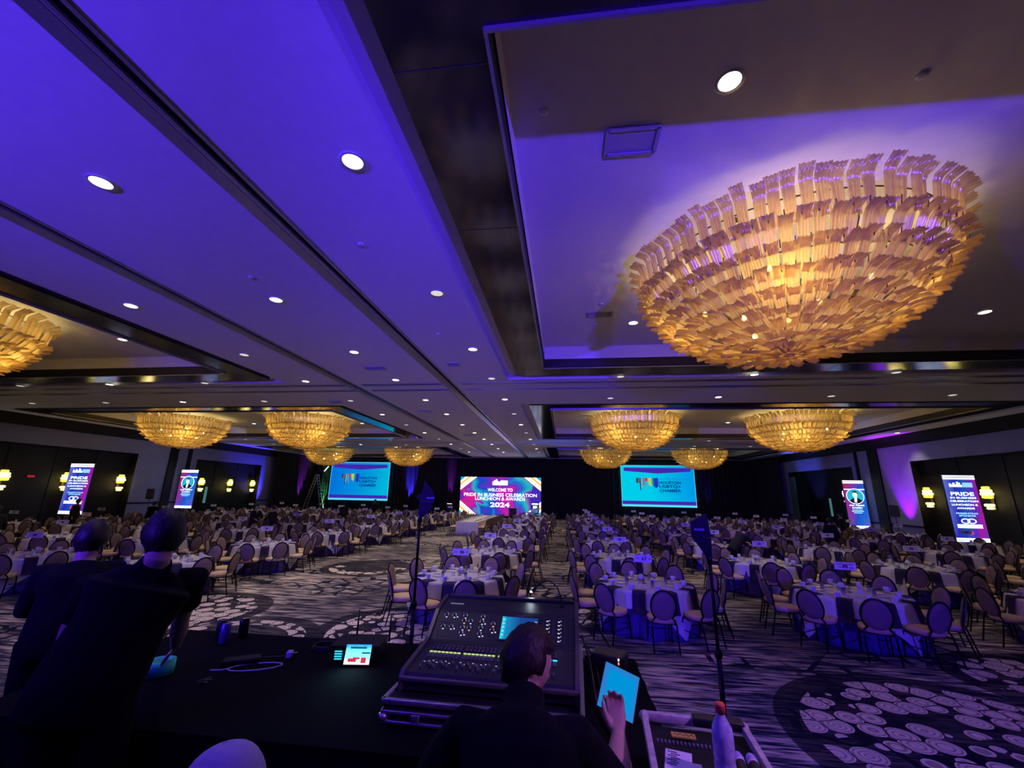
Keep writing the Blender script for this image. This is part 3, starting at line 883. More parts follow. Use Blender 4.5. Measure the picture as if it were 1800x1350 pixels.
def corner(cx, cz, sx, sz):
    # nested triangles at a corner of the picture: cyan tip, white, orange, brown line, white
    y = -0.01
    for a, nm in ((1.80, 'corner_stripe_brown'), (1.72, 'corner_stripe_white'), (1.36, 'corner_stripe_brown'), (1.28, 'corner_stripe_white'), (1.12, 'corner_stripe_orange'), (.82, 'corner_stripe_white'), (.50, 'corner_stripe_cyan')):
        mb = MB(); flat(mb, [(cx, cz), (cx + sx * a * 1.05, cz), (cx, cz + sz * a * .82)], y)
        mb.build('corner_stripe', M[nm], t); y -= 0.006
corner(-W_ / 2, 0, 1, 1); corner(W_ / 2, 0, -1, 1); corner(-W_ / 2, H_, 1, -1); corner(W_ / 2, H_, -1, -1)
tx = MB()
add_text(tx, 'WELCOME TO', 0, 2.56, width=2.7, height=.34, y=-.08, bold=.015)
add_text(tx, 'PRIDE IN BUSINESS CELEBRATION', 0, 2.04, width=7.9, height=.34, y=-.08, bold=.012)
add_text(tx, 'LUNCHEON & AWARDS', 0, 1.64, width=5.4, height=.34, y=-.08, bold=.012)
add_text(tx, '2024', 0, 1.02, width=2.1, height=.50, y=-.08, bold=.03)
# organiser's skyline mark
for (bx, bh) in ((-.75, .38), (-.6, .5), (-.42, .62), (-.25, .42), (-.08, .35), (.1, .5), (.3, .5), (.5, .5), (.7, .5)):
    flat(tx, [(bx - .1, 3.05), (bx + .1, 3.05), (bx + .1, 3.05 + bh), (bx - .1, 3.05 + bh)], -.08)
tx.build('lettering', WHITE, t)
# dark corner box with a phone picture
mb = MB(); flat(mb, [(3.33, .0), (4.2, .0), (4.2, 1.35), (3.33, 1.35)], -.09); mb.build('inset_panel', emit('navy_inset', (.01, .02, .12), 1), t)
mb = MB(); flat(mb, [(3.42, 1.1), (4.1, 1.1), (4.1, 1.25), (3.42, 1.25)], -.10); flat(mb, [(3.55, .72), (3.98, .72), (3.98, .98), (3.55, .98)], -.10); flat(mb, [(3.42, -0.0), (4.1, 0), (4.1, .1), (3.42, .1)], -.10)
mb.build('inset_bar', WHITE, t)
mb = MB(); flat(mb, [(3.5, .3), (4.05, .3), (4.05, .68), (3.5, .68)], -.10); mb.build('inset_picture', emit('cyan_inset', (.02, .35, .75), 1), t)

# --- projection screens
M['scr_l'] = emit_grad('blue_to_cyan_left', 0, [(0, (0.0, .17, .72)), (.5, (0.0, .30, .72)), (1, (0.0, .52, .72))], 1.0, 0.135, .5, diag=-0.25)
M['scr_r'] = emit_grad('cyan_to_blue_right', 0, [(0, (0.0, .62, .82)), (.5, (0.0, .60, .82)), (1, (0.0, .33, .78))], 1.0, 0.125, .55, diag=0.2)
M['scr_pur'] = emit('screen_indigo', (.055, .02, .42), 1.0)
M['scr_edge'] = emit('screen_light_cyan', (.12, .72, .95), 1.0)
M['scr_ink'] = emit('screen_navy', (.0, .035, .25), 1.0)
M['scr_ink2'] = emit('screen_mid_blue', (.0, .18, .50), 1.0)
BARS = [((.02, .05, .07), -1.75, .30, .85), ((.12, .16, .17), -1.50, .28, .85), ((.01, .06, .16), -1.22, .16, 2.0), ((.22, .38, .60), -1.04, .20, 1.55), ((.05, .30, .42), -.80, .34, 1.25), ((.30, .16, .30), -.50, .14, 1.65),
        ((.55, .02, .03), -.36, .24, .58), ((.70, .22, .04), -.12, .20, .48), ((.50, .62, .06), .10, .26, 1.15), ((.30, .72, .12), .34, .20, 1.25), ((.02, .35, .28), .54, .22, 1.2), ((.01, .08, .55), .78, .30, 1.35), ((.01, .03, .45), 1.05, .36, 1.6), ((.02, .06, .6), 1.36, .2, 1.25)]
def projection(cx, y, z0, wd, ht, material, cool, label, lx):
    t0 = t = empty('projection_screen', (cx, y, z0), 0, label, 'screen', 'projection screens')
    fm = MB()
    for (a, b, c_, d) in ((0, ht + .04, wd + .16, .08), (0, -.04, wd + .16, .08), (-wd / 2 - .04, ht / 2, .08, ht), (wd / 2 + .04, ht / 2, .08, ht)):
        fm.box((a, .04, b), (c_, .08, d))
    for sx in (-1, 1): fm.box((sx * wd * .42, .1, -z0 / 2), (.06, .06, z0 - .02))
    fm.build('frame', M['black'], t)
    MB().quad((-wd / 2, 0, 0), (wd / 2, 0, 0), (wd / 2, 0, ht), (-wd / 2, 0, ht)).build('picture', material, t)
    t = t0.children[-1] if t0.children[-1].name.startswith('picture') else [c for c in t0.children if c.name.startswith('picture')][0]
    k = wd / 7.2
    mb = MB()
    a, b = wd * .455, ht
    flat(mb, [(-a, b * .94), (-a, b * .855), (0, b * .80), (a, b * .855), (a, b * .94)], -.01)
    flat(mb, [(-wd / 2, b * .055), (wd / 2, b * .055), (wd / 2, b * .135), (-wd / 2, b * .135)], -.01)
    mb.build('indigo_band', M['scr_pur'], t)
    mb = MB()
    for q in ([(-wd / 2, 0), (wd / 2, 0), (wd / 2, b * .045), (-wd / 2, b * .045)], [(-wd / 2, b * .985), (wd / 2, b * .985), (wd / 2, b), (-wd / 2, b)],
              [(-wd / 2, b * .045), (-wd / 2 + .05, b * .045), (-wd / 2 + .05, b), (-wd / 2, b)], [(wd / 2 - .05, b * .045), (wd / 2, b * .045), (wd / 2, b), (wd / 2 - .05, b)]):
        flat(mb, q, -.012)
    mb.build('light_edge', M['scr_edge'], t)
    top = b * .69
    for j, (c_, bx, bw, bh) in enumerate(BARS):
        mb = MB(); x0 = (lx - 1.65 + (bx + 1.75) * .655) * k; bw = bw * .66
        sl_ = .10 * (1 if j % 2 else -1)
        flat(mb, [(x0, top), (x0 + bw * k, top), (x0 + bw * k, top - (bh + sl_) * .62 * k), (x0, top - (bh) * .62 * k)], -.014 - .001 * j)
        mb.build('skyline_bar', emit('logo_bar', c_, 1.0), t)
    tx = MB(); X0 = (lx + 1.62) * k
    for s_, z, hh in (('HOUSTON', .58, .29), ('LGBTQ+', .485, .35), ('CHAMBER', .39, .29)):
        add_text(tx, s_, X0, b * z, width=2.08 * k, height=hh * k, y=-.03, bold=.035)
    tx.build('lettering', M['scr_ink'], t)
    tx = MB()
    add_text(tx, 'G R E A T E R', X0, b * .66, width=1.95 * k, height=.19 * k, y=-.03, bold=0)
    add_text(tx, 'O F   C O M M E R C E', X0, b * .32, width=1.95 * k, height=.15 * k, y=-.03, bold=0)
    tx.build('lettering', M['scr_ink2'], t)
projection(-23.2, 46.2, 1.36, 7.05, 4.2, M['scr_l'], 0, 'blue projection screen left of the LED wall reading HOUSTON LGBTQ+ CHAMBER', -.55)
projection(9.6, 46.2, 1.34, 7.45, 4.2, M['scr_r'], 1, 'cyan projection screen right of the LED wall reading HOUSTON LGBTQ+ CHAMBER', -.45)
light('screen_spill', 'AREA', (-6.9, 44.8, 2.2), 60, (.5, .4, 1), (-6.9, 30, 2.0), 4)

# ================================================================== ROLL-UP / LED POSTERS along the walls
CY = emit('poster_white', (.80, .95, 1.0), 1.7)
CB = emit('poster_pale_blue', (.30, .70, 1.0), 1.5)
PK = emit('poster_pink', (.75, .05, .30), 1.0)
M['post'] = emit_grad('poster_wash', 0, [(0, (.10, .14, .55)), (.25, (.02, .02, .40)), (.5, (.01, .07, .40)), (.72, (.09, .02, .45)), (.88, (.34, .01, .30)), (1, (.12, .03, .42))], 1.1, .62, .44, .35, .8, diag=-.12)
M['post2'] = emit_grad('poster_wash_portrait', 0, [(0, (.35, .02, .12)), (.25, (.20, .03, .35)), (.5, (.02, .06, .5)), (.75, (.01, .13, .6)), (1, (.14, .08, .5))], 1.1, .5, .42, .5, .9, diag=-.25)
def poster(x, y, z0, w_, h_, kind, label):
    t = empty('led_banner', (x, y, z0), 0, label, 'banner', 'upright LED banners')
    MB().box((0, .04, h_ / 2), (w_ + .04, .07, h_ + .04)).build('panel_back', M['black'], t)
    st = MB(); st.box((0, .1, -z0 / 2), (.08, .06, z0)); st.box((0, .1, -z0 + .02), (w_ * .7, .6, .03)); st.build('stand', M['black'], t)
    t = MB().quad((-w_ / 2, 0, 0), (w_ / 2, 0, 0), (w_ / 2, 0, h_), (-w_ / 2, 0, h_)).build('picture', M['post'] if kind == 'text' else M['post2'], t)
    for (a, b) in ((0.0, .06), (.08, .17), (h_ - .06, h_), (h_ - .19, h_ - .09)) + (() if kind == 'text' else ((h_ * .80, h_ * .82),)):
        mb = MB(); flat(mb, [(-w_ / 2, a), (w_ / 2, a), (w_ / 2, b), (-w_ / 2, b)], -.008)
        mb.build('white_stripe', WHITE, t)
    tx = MB(); tb = MB()
    if kind == 'text':
        for bx, bh in ((-.42, .16), (-.34, .11), (-.26, .2), (-.18, .12), (-.1, .24), (-.03, .2), (.04, .1)):
            flat(tx, [(bx * w_ / 1.35 - .05, h_ * .82), (bx * w_ / 1.35 + .04, h_ * .82), (bx * w_ / 1.35 + .04, h_ * .82 + bh), (bx * w_ / 1.35 - .05, h_ * .82 + bh)], -.01)
        for i in range(4): flat(tb, [(.1, h_ * (.82 + .018 * i)), (w_ * .38, h_ * (.82 + .018 * i)), (w_ * .38, h_ * (.832 + .018 * i)), (.1, h_ * (.832 + .018 * i))], -.01)
        add_text(tx, 'PRIDE', 0, h_ * .715, width=w_ * .72, height=h_ * .055, y=-.012, bold=.03)
        add_text(tx, 'IN BUSINESS', 0, h_ * .655, width=w_ * .80, height=h_ * .028, y=-.012, bold=.03)
        add_text(tx, 'CELEBRATION', 0, h_ * .605, width=w_ * .86, height=h_ * .030, y=-.012, bold=.03)
        add_text(tx, 'LUNCHEON &', 0, h_ * .550, width=w_ * .80, height=h_ * .030, y=-.012, bold=.03)
        add_text(tx, 'AWARDS', 0, h_ * .497, width=w_ * .55, height=h_ * .028, y=-.012, bold=.03)
        add_text(tb, 'PRESENTING', 0, h_ * .420, width=w_ * .66, height=h_ * .024, y=-.012, bold=.03)
        add_text(tb, 'SPONSOR', 0, h_ * .385, width=w_ * .52, height=h_ * .024, y=-.012, bold=.03)
        # sponsor mark: two linked rounded loops over a white label
        for sx in (-1, 1):
            MB().tube([(sx * .13 + .17 * math.cos(a * PI / 8), -.012, h_ * .305 + .10 * math.sin(a * PI / 8)) for a in range(16)], 0.022, 5, closed=True).build('sponsor_loop', CY, t)
        for zc in (.245, .215):
            mb = MB(); flat(mb, [(-w_ * .38, h_ * (zc - .013)), (w_ * .38, h_ * (zc - .013)), (w_ * .38, h_ * (zc + .013)), (-w_ * .38, h_ * (zc + .013))], -.012); mb.build('sponsor_plate', CY, t)
        mb = MB(); flat(mb, [(.09 * math.cos(a * PI / 8), h_ * .13 + .09 * math.sin(a * PI / 8)) for a in range(16)], -.012); mb.build('pink_dot', PK, t)
    else:
        ring = [(math.cos(a * PI / 16), math.sin(a * PI / 16)) for a in range(32)]
        mb = MB(); flat(mb, [(.50 * c, h_ * .665 + .46 * s) for c, s in ring], -.010); mb.build('portrait_disc', emit('portrait_cyan', (.02, .45, .65), 1.1), t)
        rg = MB(); rg.tube([(.52 * c, -.012, h_ * .665 + .48 * s) for c, s in ring], .018, 5, closed=True); rg.build('portrait_ring', WHITE, t)
        mb = MB(); flat(mb, [(-.40, h_ * .665 - .30), (-.14, h_ * .665 - .10), (.14, h_ * .665 - .10), (.42, h_ * .665 - .28), (.2, h_ * .665 - .43), (-.2, h_ * .665 - .43)], -.013); mb.build('portrait_jacket', emit('portrait_dark', (.01, .01, .02), 1), t)
        mb = MB(); flat(mb, [(.15 * c - .01, h_ * .665 + .10 + .20 * s) for c, s in ring], -.016); flat(mb, [(-.10, h_ * .665 - .38), (.04, h_ * .665 - .40), (.10, h_ * .665 - .08), (-.09, h_ * .665 - .06)], -.016); mb.build('portrait_face', emit('portrait_skin', (.80, .88, .9), 1.1), t)
        mb = MB(); flat(mb, [(-.17, h_ * .665 + .16), (-.13, h_ * .665 + .32), (.05, h_ * .665 + .36), (.17, h_ * .665 + .24), (.17, h_ * .665 + .05), (.11, h_ * .665 + .22), (-.1, h_ * .665 + .24)], -.019); mb.build('portrait_hair', emit('portrait_hairc', (.02, .03, .05), 1), t)
        add_text(tx, 'CM ABBIE', 0, h_ * .475, width=w_ * .72, height=h_ * .032, y=-.012, bold=.03)
        add_text(tx, 'KAMIN', 0, h_ * .425, width=w_ * .48, height=h_ * .032, y=-.012, bold=.03)
        for i, ww in enumerate((.50, .58, .40)):
            flat(tb, [(-w_ * ww / 2, h_ * (.372 - .03 * i)), (w_ * ww / 2, h_ * (.372 - .03 * i)), (w_ * ww / 2, h_ * (.386 - .03 * i)), (-w_ * ww / 2, h_ * (.386 - .03 * i))], -.012)
    tx.build('lettering', CY, t); tb.build('small_lettering', CB, t)
poster(18.82, 23.08, 0.66, 1.38, 3.03, 'text', 'tall lit banner reading PRIDE IN BUSINESS CELEBRATION before the right wall')
poster(18.92, 30.94, 0.66, 1.25, 3.02, 'face', 'tall lit banner with a round portrait before the right wall')
poster(-28.5, 21.96, 0.83, 1.60, 2.87, 'text', 'tall lit banner reading PRIDE before the left wall')
poster(-28.5, 29.38, 0.93, 1.42, 2.80, 'face', 'tall lit banner with a round portrait before the left wall')

# ================================================================== SPEAKERS, LADDER, TRUSS
def pa_speaker(x, y, zc, rz, lab1, lab2):
    t = empty('speaker_stand', (x, y, 0), rz, lab2, 'speaker stand', 'tripod speaker stands')
    MB().tube([(0, 0, .1), (0, 0, zc - .33)], .02, 8).build('pole', M['black'], t)
    for k in range(3):
        a = 2 * PI * k / 3 + .5
        MB().tube([(0, 0, .75), (.5 * math.cos(a), .5 * math.sin(a), .02)], .014, 6).build('leg', M['black'], t)
    t = empty('loudspeaker', (x, y, zc - .325), rz, lab1, 'loudspeaker', 'loudspeakers on stands')
    MB().box((0, 0, .33), (.42, .38, .66), bev=.04).build('cabinet', M['black'], t)
    MB().box((0, -.195, .33), (.36, .01, .58)).build('grille', M['slot'], t)
pa_speaker(-27.3, 25.5, 1.98, .6, 'black loudspeaker on a stand against the left wall, between the banners', 'black tripod stand under the left wall loudspeaker')
pa_speaker(18.2, 26.7, 1.9, -.6, 'black loudspeaker on a stand before the purple lit right wall', 'black tripod stand under the right wall loudspeaker')
for (x, y, z0, w__, h__, n) in ((-5.2, 43.3, 0.0, .75, 1.0, 'black stage speaker at the foot of the LED wall'), (-12.3, 45.4, .0, .6, 1.2, 'black equipment rack left of the LED wall')):
    t = empty('stage_speaker', (x, y, z0), 0, n, 'stage equipment')
    MB().box((0, 0, h__ / 2), (w__, .6, h__), bev=.04).build('cabinet', M['black'], t)
    MB().box((0, -.305, h__ / 2), (w__ - .08, .01, h__ - .1)).build('grille', M['slot'], t)
o = MB().box((0, 0, 0), (.5, .1, .05)).build('indicator_lamp', emit('small_white_lamp', (.9, .8, 1), 1.5)); o.location = (-12.3, 45.3, 1.226)
tag(o, 'small pale light on the rack left of the LED wall', 'indicator light')
# A-frame ladder left of the left screen
M['fibre'] = pbr('orange_ladder_rail', (.85, .45, .25), .5)
t = empty('step_ladder', (-27.4, 44.6, 0), 0, 'tall A-frame step ladder open beside the left projection screen', 'ladder')
for s_ in (-1, 1):
    for yy in (-.35, .35):
        MB().tube([(s_ * 1.1, yy, .02), (s_ * .06, yy * .6, 4.0)], .035, 4).build('side_rail', M['fibre'] if s_ < 0 else M['alu'], t)
    for k in range(1, 12):
        f_ = k / 12
        MB().box((s_ * (1.1 - 1.04 * f_), 0, .02 + 3.98 * f_), (.1, .7 - .28 * f_, .03)).build('rung', M['alu'], t)
MB().box((0, 0, 4.03), (.22, .5, .05), bev=.01).build('top_cap', M['alu'], t)
# lit box truss tower behind the ladder
M['truss'] = pbr('truss_green_light_tint', (.05, .12, .06), .5, .4)  # part of the green light on the truss is mixed into its base colour
t = empty('truss_tower', (-27.0, 45.6, 0), 0, 'tall green lit lighting truss tower behind the step ladder', 'truss')
for (a, b) in ((-.2, -.2), (.2, -.2), (.2, .2), (-.2, .2)):
    MB().tube([(a, b, .02), (a, b, 5.7)], .03, 6).build('chord', M['truss'], t)
lc = MB()
for k in range(14):
    z = .2 + k * .4
    lc.tube([(-.2, -.2, z), (.2, -.2, z + .4)], .014, 5); lc.tube([(.2, .2, z), (-.2, .2, z + .4)], .014, 5)
    lc.tube([(-.2, .2, z), (-.2, -.2, z + .4)], .014, 5); lc.tube([(.2, -.2, z), (.2, .2, z + .4)], .014, 5)
lc.build('lattice', M['truss'], t)
MB().box((0, 0, .02), (.9, .9, .03)).build('base_plate', M['truss'], t)
o = MB().tube([(0, 0, 0), (.45, 0, .55)], .05, 8).build('work_light', emit('white_worklight', (1, 1, .95), 1.6)); o.location = (-27.0, 45.2, 4.45)
tag(o, 'small white light tube clamped on the truss above the ladder', 'lamp')
light('truss_lamp', 'SPOT', (-26.3, 45.0, .3), 1600, (.25, 1, .3), (-27, 45.6, 5.5), .1, 50, .8)

# ================================================================== TABLES AND CHAIRS
# chair facing +Y (table side), back at -Y
def chair_parts(lo=False):
    nb = 5 if lo else 8
    P = {}
    seat = MB(); 
    def sup(cx, cy, a, b, n, z, e=2.6):
        out = []
        for k in range(n):
            t_ = 2 * PI * k / n
            c, s = math.cos(t_), math.sin(t_)
            out.append((cx + a * math.copysign(abs(c) ** (2 / e), c), cy + b * math.copysign(abs(s) ** (2 / e), s), z))
        return out
    n = 12 if lo else 24
    rings = [sup(0, 0, .20, .20, n, .408), sup(0, 0, .225, .225, n, .418), sup(0, 0, .235, .235, n, .455), sup(0, 0, .225, .225, n, .485), sup(0, 0, .17, .17, n, .500)]
    seat.loft(rings, True)
    P['seat'] = [(seat, M['seat'])]
    # oval padded back, leaning back
    lean = R(12)
    def B(x, d, z):    # back plane coords
        zz = z - .47
        return (x, -.215 - zz * math.sin(lean) + d * math.cos(lean), .47 + zz * math.cos(lean) + d * math.sin(lean))
    ov = lambda k, n_, a, b: (a * math.cos(2 * PI * k / n_), b * math.sin(2 * PI * k / n_))
    bk = MB(); zc = .695; rings = []
    for (sc, d) in ((.55, -.028), (.92, -.02), (1.0, 0.0), (.92, .028), (.55, .040)):
        rings.append([B(ov(k, n, .195 * sc, .245 * sc)[0] * (1 - .05 * (ov(k, n, 1, 1)[1] < 0)), d, zc + ov(k, n, .195 * sc, .245 * sc)[1]) for k in range(n)])
    bk.loft(rings, True)
    P['backrest'] = [(bk, M['back'])]
    hoop = MB()
    pts = [B(.208 * math.sin(a), 0, zc + .258 * math.cos(a)) for a in [R(v) for v in range(-140, 141, 28 if lo else 14)]]
    hoop.tube(pts, .0155, nb)
    P['back_frame'] = [(hoop, M['tube'])]
    legs = []
    pl = B(-.135, 0, zc - .20)
    for s in (-1, 1):
        l = MB(); q = B(s * .140, 0, zc - .19)
        l.tube([q, (s * .185, -.225, .46), (s * .20, -.235, .40), (s * .205, -.33, .0)], .0135, nb); legs.append(l)
        l = MB(); l.tube([(s * .19, .17, .42), (s * .20, .195, .38), (s * .205, .235, .0)], .0135, nb); legs.append(l)
    P['leg'] = [(l, M['tube']) for l in legs]
    fr = MB()
    for s in (-1, 1): fr.tube([(s * .19, -.225, .405), (s * .19, .18, .405)], .011, nb)
    fr.tube([(-.19, -.2, .405), (.19, -.2, .405)], .010, nb); fr.tube([(-.19, .17, .405), (.19, .17, .405)], .010, nb)
    P['seat_frame'] = [(fr, M['tube'])]
    st = MB()
    for s in (-1, 1): st.tube([(s * .203, -.28, .20), (s * .203, .215, .20)], .008, nb)
    st.tube([(-.20, .216, .23), (.20, .216, .23)], .008, nb)
    P['stretcher'] = [(st, M['tube'])]
    return P
def cup_mb(n=16):
    c = MB()
    c.lathe([(.001, .002), (.026, .002), (.030, .012), (.036, .035), (.040, .066), (.041, .074), (.037, .074), (.034, .03), (.001, .018)], n)
    h = MB(); h.tube([(.036, 0, .062), (.056, 0, .060), (.062, 0, .042), (.052, 0, .026), (.034, 0, .022)], .0045, 6)
    for q in (c, h): q.v = [(x * 1.2, y * 1.2, z * 1.2) for x, y, z in q.v]
    return c, h
def plate_mb(r=.09, n=20):
    return MB().lathe([(.001, .004), (r * .62, .004), (r * .66, .006), (r, .016), (r, .019), (r * .62, .009), (.001, .008)], n)
def napkin_mb():
    # lies on the table top near the edge and hangs over it;  local +X = outwards, edge at x=0
    w_ = .115; rows = [(-.22, .012, 0), (-.10, .012, 0), (-.012, .014, 0), (.006, .002, 0), (.022, -.06, .002), (.050, -.20, .004), (.080, -.34, .006)]
    a = [(x, -w_ * (1 + t_ * 2), z) for x, z, t_ in rows]; b = [(x, w_ * (1 + t_ * 2), z) for x, z, t_ in rows]
    mb = MB(); vs = []
    for (x, z, t_) in rows:
        for j in range(5):
            u = -1 + j / 2
            vs.append((x + .006 * math.cos(u * 5) * (1 if z < 0 else 0), u * w_, z + .003 * math.cos(u * 6) * (1 if z > 0 else 0)))
    W = 5; F = [(i * W + j, i * W + j + 1, (i + 1) * W + j + 1, (i + 1) * W + j) for i in range(len(rows) - 1) for j in range(W - 1)]
    vs2 = [(x + .004, y, z + .004) for x, y, z in vs]; Q = len(vs)
    F += [tuple(Q + i for i in reversed(f)) for f in F]
    for i in range(len(rows) - 1):
        for e in (0, W - 1): F.append((i * W + e, (i + 1) * W + e, Q + (i + 1) * W + e, Q + i * W + e))
    for i in (0, len(rows) - 1):
        for j in range(W - 1): F.append((i * W + j, Q + i * W + j, Q + i * W + j + 1, i * W + j + 1))
    return mb.add(vs + vs2, F, True)
def glass_mb(): return MB().lathe([(.001, .002), (.026, .002), (.030, .10), (.033, .13), (.031, .13), (.026, .01), (.001, .008)], 12)
def knife_mb():
    mb = MB(); mb.box((0, -.05, .004), (.012, .09, .005), bev=.002); mb.box((0, .045, .003), (.018, .11, .002)); return mb
TR_ = 0.915; TZ = 0.76
def cloth_mb(rad, seed, n=120, rows=9):
    rn = random.Random(seed); ph = [rn.uniform(0, 6.28) for _ in range(4)]
    rings = [[(rad * .02 * math.cos(2 * PI * k / n), rad * .02 * math.sin(2 * PI * k / n), TZ) for k in range(n)],
             [(rad * .985 * math.cos(2 * PI * k / n), rad * .985 * math.sin(2 * PI * k / n), TZ) for k in range(n)]]
    for i in range(rows):
        f = i / (rows - 1)
        z = TZ - .012 - (TZ - .02) * f
        row = []
        for k in range(n):
            a = 2 * PI * k / n
            fold = math.sin(a * 12 + ph[0] + .6 * math.sin(a * 3 + ph[1])) + .4 * math.sin(a * 21 + ph[2])
            r = rad + .004 + .05 * f ** .8 * fold + .07 * f
            row.append((r * math.cos(a), r * math.sin(a), z + .012 * f * math.sin(a * 12 + ph[3])))
        rings.append(row)
    return MB().loft(rings, True, cap=True)
NM_A = {0: 'near', 1: 'near-right', 2: 'right-near', 3: 'right-far', 4: 'far-right', 5: 'far', 6: 'far-left', 7: 'left-far', 8: 'left-near', 9: 'near-left'}
NM_B = {0: 'near right-hand', 1: 'near-right corner', 2: 'rightmost', 3: 'far-right corner', 4: 'far right-hand', 5: 'far left-hand', 6: 'far-left corner', 7: 'leftmost', 8: 'near-left corner', 9: 'near left-hand'}
RX = [(-2.27, 'file left of centre aisle'), (1.57, 'file right of centre aisle'), (5.4, 'second file right of aisle'), (9.25, 'third file right of aisle'), (13.05, 'fourth file right of aisle'), (16.7, 'file by the right wall')]
LX = [(-9.6, 'first file of left block'), (-13.5, 'second file of left block'), (-17.3, 'third file of left block'), (-21.1, 'fourth file of left block'), (-24.9, 'fifth file of left block')]
TABLES = []
for ci, (x, cn) in enumerate(RX):
    for r in range(8):
        y = 9.5 + 3.74 * r
        if r == 0 and x > 10: continue
        TABLES.append((x, y, r, cn))
for ci, (x, cn) in enumerate(LX):
    for r in range(8):
        y = 9.75 + 3.74 * r if r == 0 else 9.45 + 3.74 * r
        if x < -15 and r == 0: continue
        TABLES.append((x, y, r, cn))
TABLES.append((-27.6, 13.2, 1, 'file nearest the left wall')); TABLES.append((-26.9, 9.6, 0, 'file nearest the left wall'))
TABLES = [q for q in TABLES if q[0] > -27 or q[2] == 99]
TABLES.sort(key=lambda q: math.hypot(q[0], q[1]))
cloth_meshes = [cloth_mb(TR_, s).mesh('tablecloth', M['violet_cloth']) for s in range(6)]
def overlay_mb(seed, n=144):
    # square pale overlay: short drop on the sides, long pointed drop at the four corners
    rn = random.Random(50 + seed); ph = [rn.uniform(0, 6.28) for _ in range(3)]
    rings = [[(.02 * math.cos(2 * PI * k / n), .02 * math.sin(2 * PI * k / n), TZ + .004) for k in range(n)],
             [((TR_ + .004) * math.cos(2 * PI * k / n), (TR_ + .004) * math.sin(2 * PI * k / n), TZ + .004) for k in range(n)]]
    for i in range(8):
        f = (i + .15) / 7.15; row = []
        for k in range(n):
            a = 2 * PI * k / n
            drop = min(1.17 / max(abs(math.cos(a)), abs(math.sin(a))) - TR_, TZ - .03)
            dz = drop * f
            fold = math.sin(a * 12 + ph[0] + .5 * math.sin(3 * a + ph[1])) + .4 * math.sin(a * 23 + ph[2])
            r = TR_ + .016 + .07 * dz / TZ + .045 * (dz / TZ) ** .7 * (fold + 1.5)
            row.append((r * math.cos(a), r * math.sin(a), TZ - .004 - dz))
        rings.append(row)
    m_ = MB().loft(rings, True, cap=False)
    return m_
over_meshes = [overlay_mb(s).mesh('table_overlay', M['cloth']) for s in range(4)]
top_mesh = MB().lathe([(.001, .72), (.90, .72), (.905, .73), (.905, .75), (.001, .752)], 32).mesh('tabletop', M['desk_edge'])
seats = []; cups = []; plates = []; naps = []; knives = []; glasses = []; signs = []; caddies = []
rnd = random.Random(11)
for ti, (x, y, r, cn) in enumerate(TABLES):
    tn = ('nearest' if r == 0 or (r == 1 and (x > 10 or x < -15)) else ORD[r]) + ' table'
    ref = '%s, %s' % (tn, cn)
    t = empty('banquet_table', (x, y, 0), rnd.uniform(0, 6.28), 'round table with pale overlay on violet cloth, ' + ref, 'table', 'round banquet tables')
    for nm, me in (('tablecloth', cloth_meshes[ti % 6]), ('table_overlay', over_meshes[ti % 4]), ('tabletop', top_mesh)):
        o = bpy.data.objects.new(nm, me); COL.objects.link(o); o.parent = t
    famA = (ti % 2 == 0)
    if abs(x - 1.57) < .1 and r == 0: famA = True
    if (abs(x + 2.27) < .1 or abs(x - 5.4) < .1) and r == 0: famA = False
    if abs(x + 9.6) < .1 and r == 1: famA = False
    for k in range(10):
        a = R(-90 + (0 if famA else 18) + 36 * k)
        nmk = (NM_A if famA else NM_B)[k]
        rr = 1.21 + rnd.uniform(-.02, .06)
        ja = a + rnd.uniform(-.05, .05)
        seats.append((x + rr * math.cos(ja), y + rr * math.sin(ja), a + PI / 2 + rnd.uniform(-.12, .12), nmk, ref))
        ac = a + R(10) + rnd.uniform(-.03, .03); rc = .74 + rnd.uniform(-.02, .02)
        cups.append((x + rc * math.cos(ac), y + rc * math.sin(ac), ac + rnd.uniform(-1, 1), nmk, ref))
        ap = a - R(5); rp = .50
        plates.append((x + rp * math.cos(ap), y + rp * math.sin(ap), 0, nmk, ref))
        an = a + R(20) + rnd.uniform(-.03, .03)
        naps.append((x + (TR_ + .030) * math.cos(an), y + (TR_ + .030) * math.sin(an), an, nmk, ref))
        ak = a - R(14); knives.append((x + .72 * math.cos(ak), y + .72 * math.sin(ak), ak - PI / 2, nmk, ref))
        ag = a + R(12); glasses.append((x + .42 * math.cos(ag), y + .42 * math.sin(ag), 0, nmk, ref))
    signs.append((x, y, ref, ti)); caddies.append((x, y, ref))
# long head tables
LT = (-6.48, -5.18, 25.6, 33.2)
t = empty('long_table', ((LT[0] + LT[1]) / 2, (LT[2] + LT[3]) / 2, 0), 0, 'long straight banquet table under pale linen, pointing at the LED wall', 'table')
mb = MB(); hx, hy = (LT[1] - LT[0]) / 2, (LT[3] - LT[2]) / 2; rings = []
per = []
n_ = 40
for (ax, ay, bx, by) in ((-hx, -hy, hx, -hy), (hx, -hy, hx, hy), (hx, hy, -hx, hy), (-hx, hy, -hx, -hy)):
    ln = math.hypot(bx - ax, by - ay); q = int(ln / .035)
    for i in range(q): per.append((ax + (bx - ax) * i / q, ay + (by - ay) * i / q, (by - ay) / ln, -(bx - ax) / ln))
for z, amp in ((TZ, 0), (TZ - .01, 0.003), (.5, .018), (.25, .03), (.02, .045)):
    rings.append([(p[0] + p[2] * (.01 + amp * (1 + math.sin(i * .9))), p[1] + p[3] * (.01 + amp * (1 + math.sin(i * .9))), z) for i, p in enumerate(per)])
mb.loft(rings, True, cap=True); mb.build('tablecloth', M['cloth'], t)
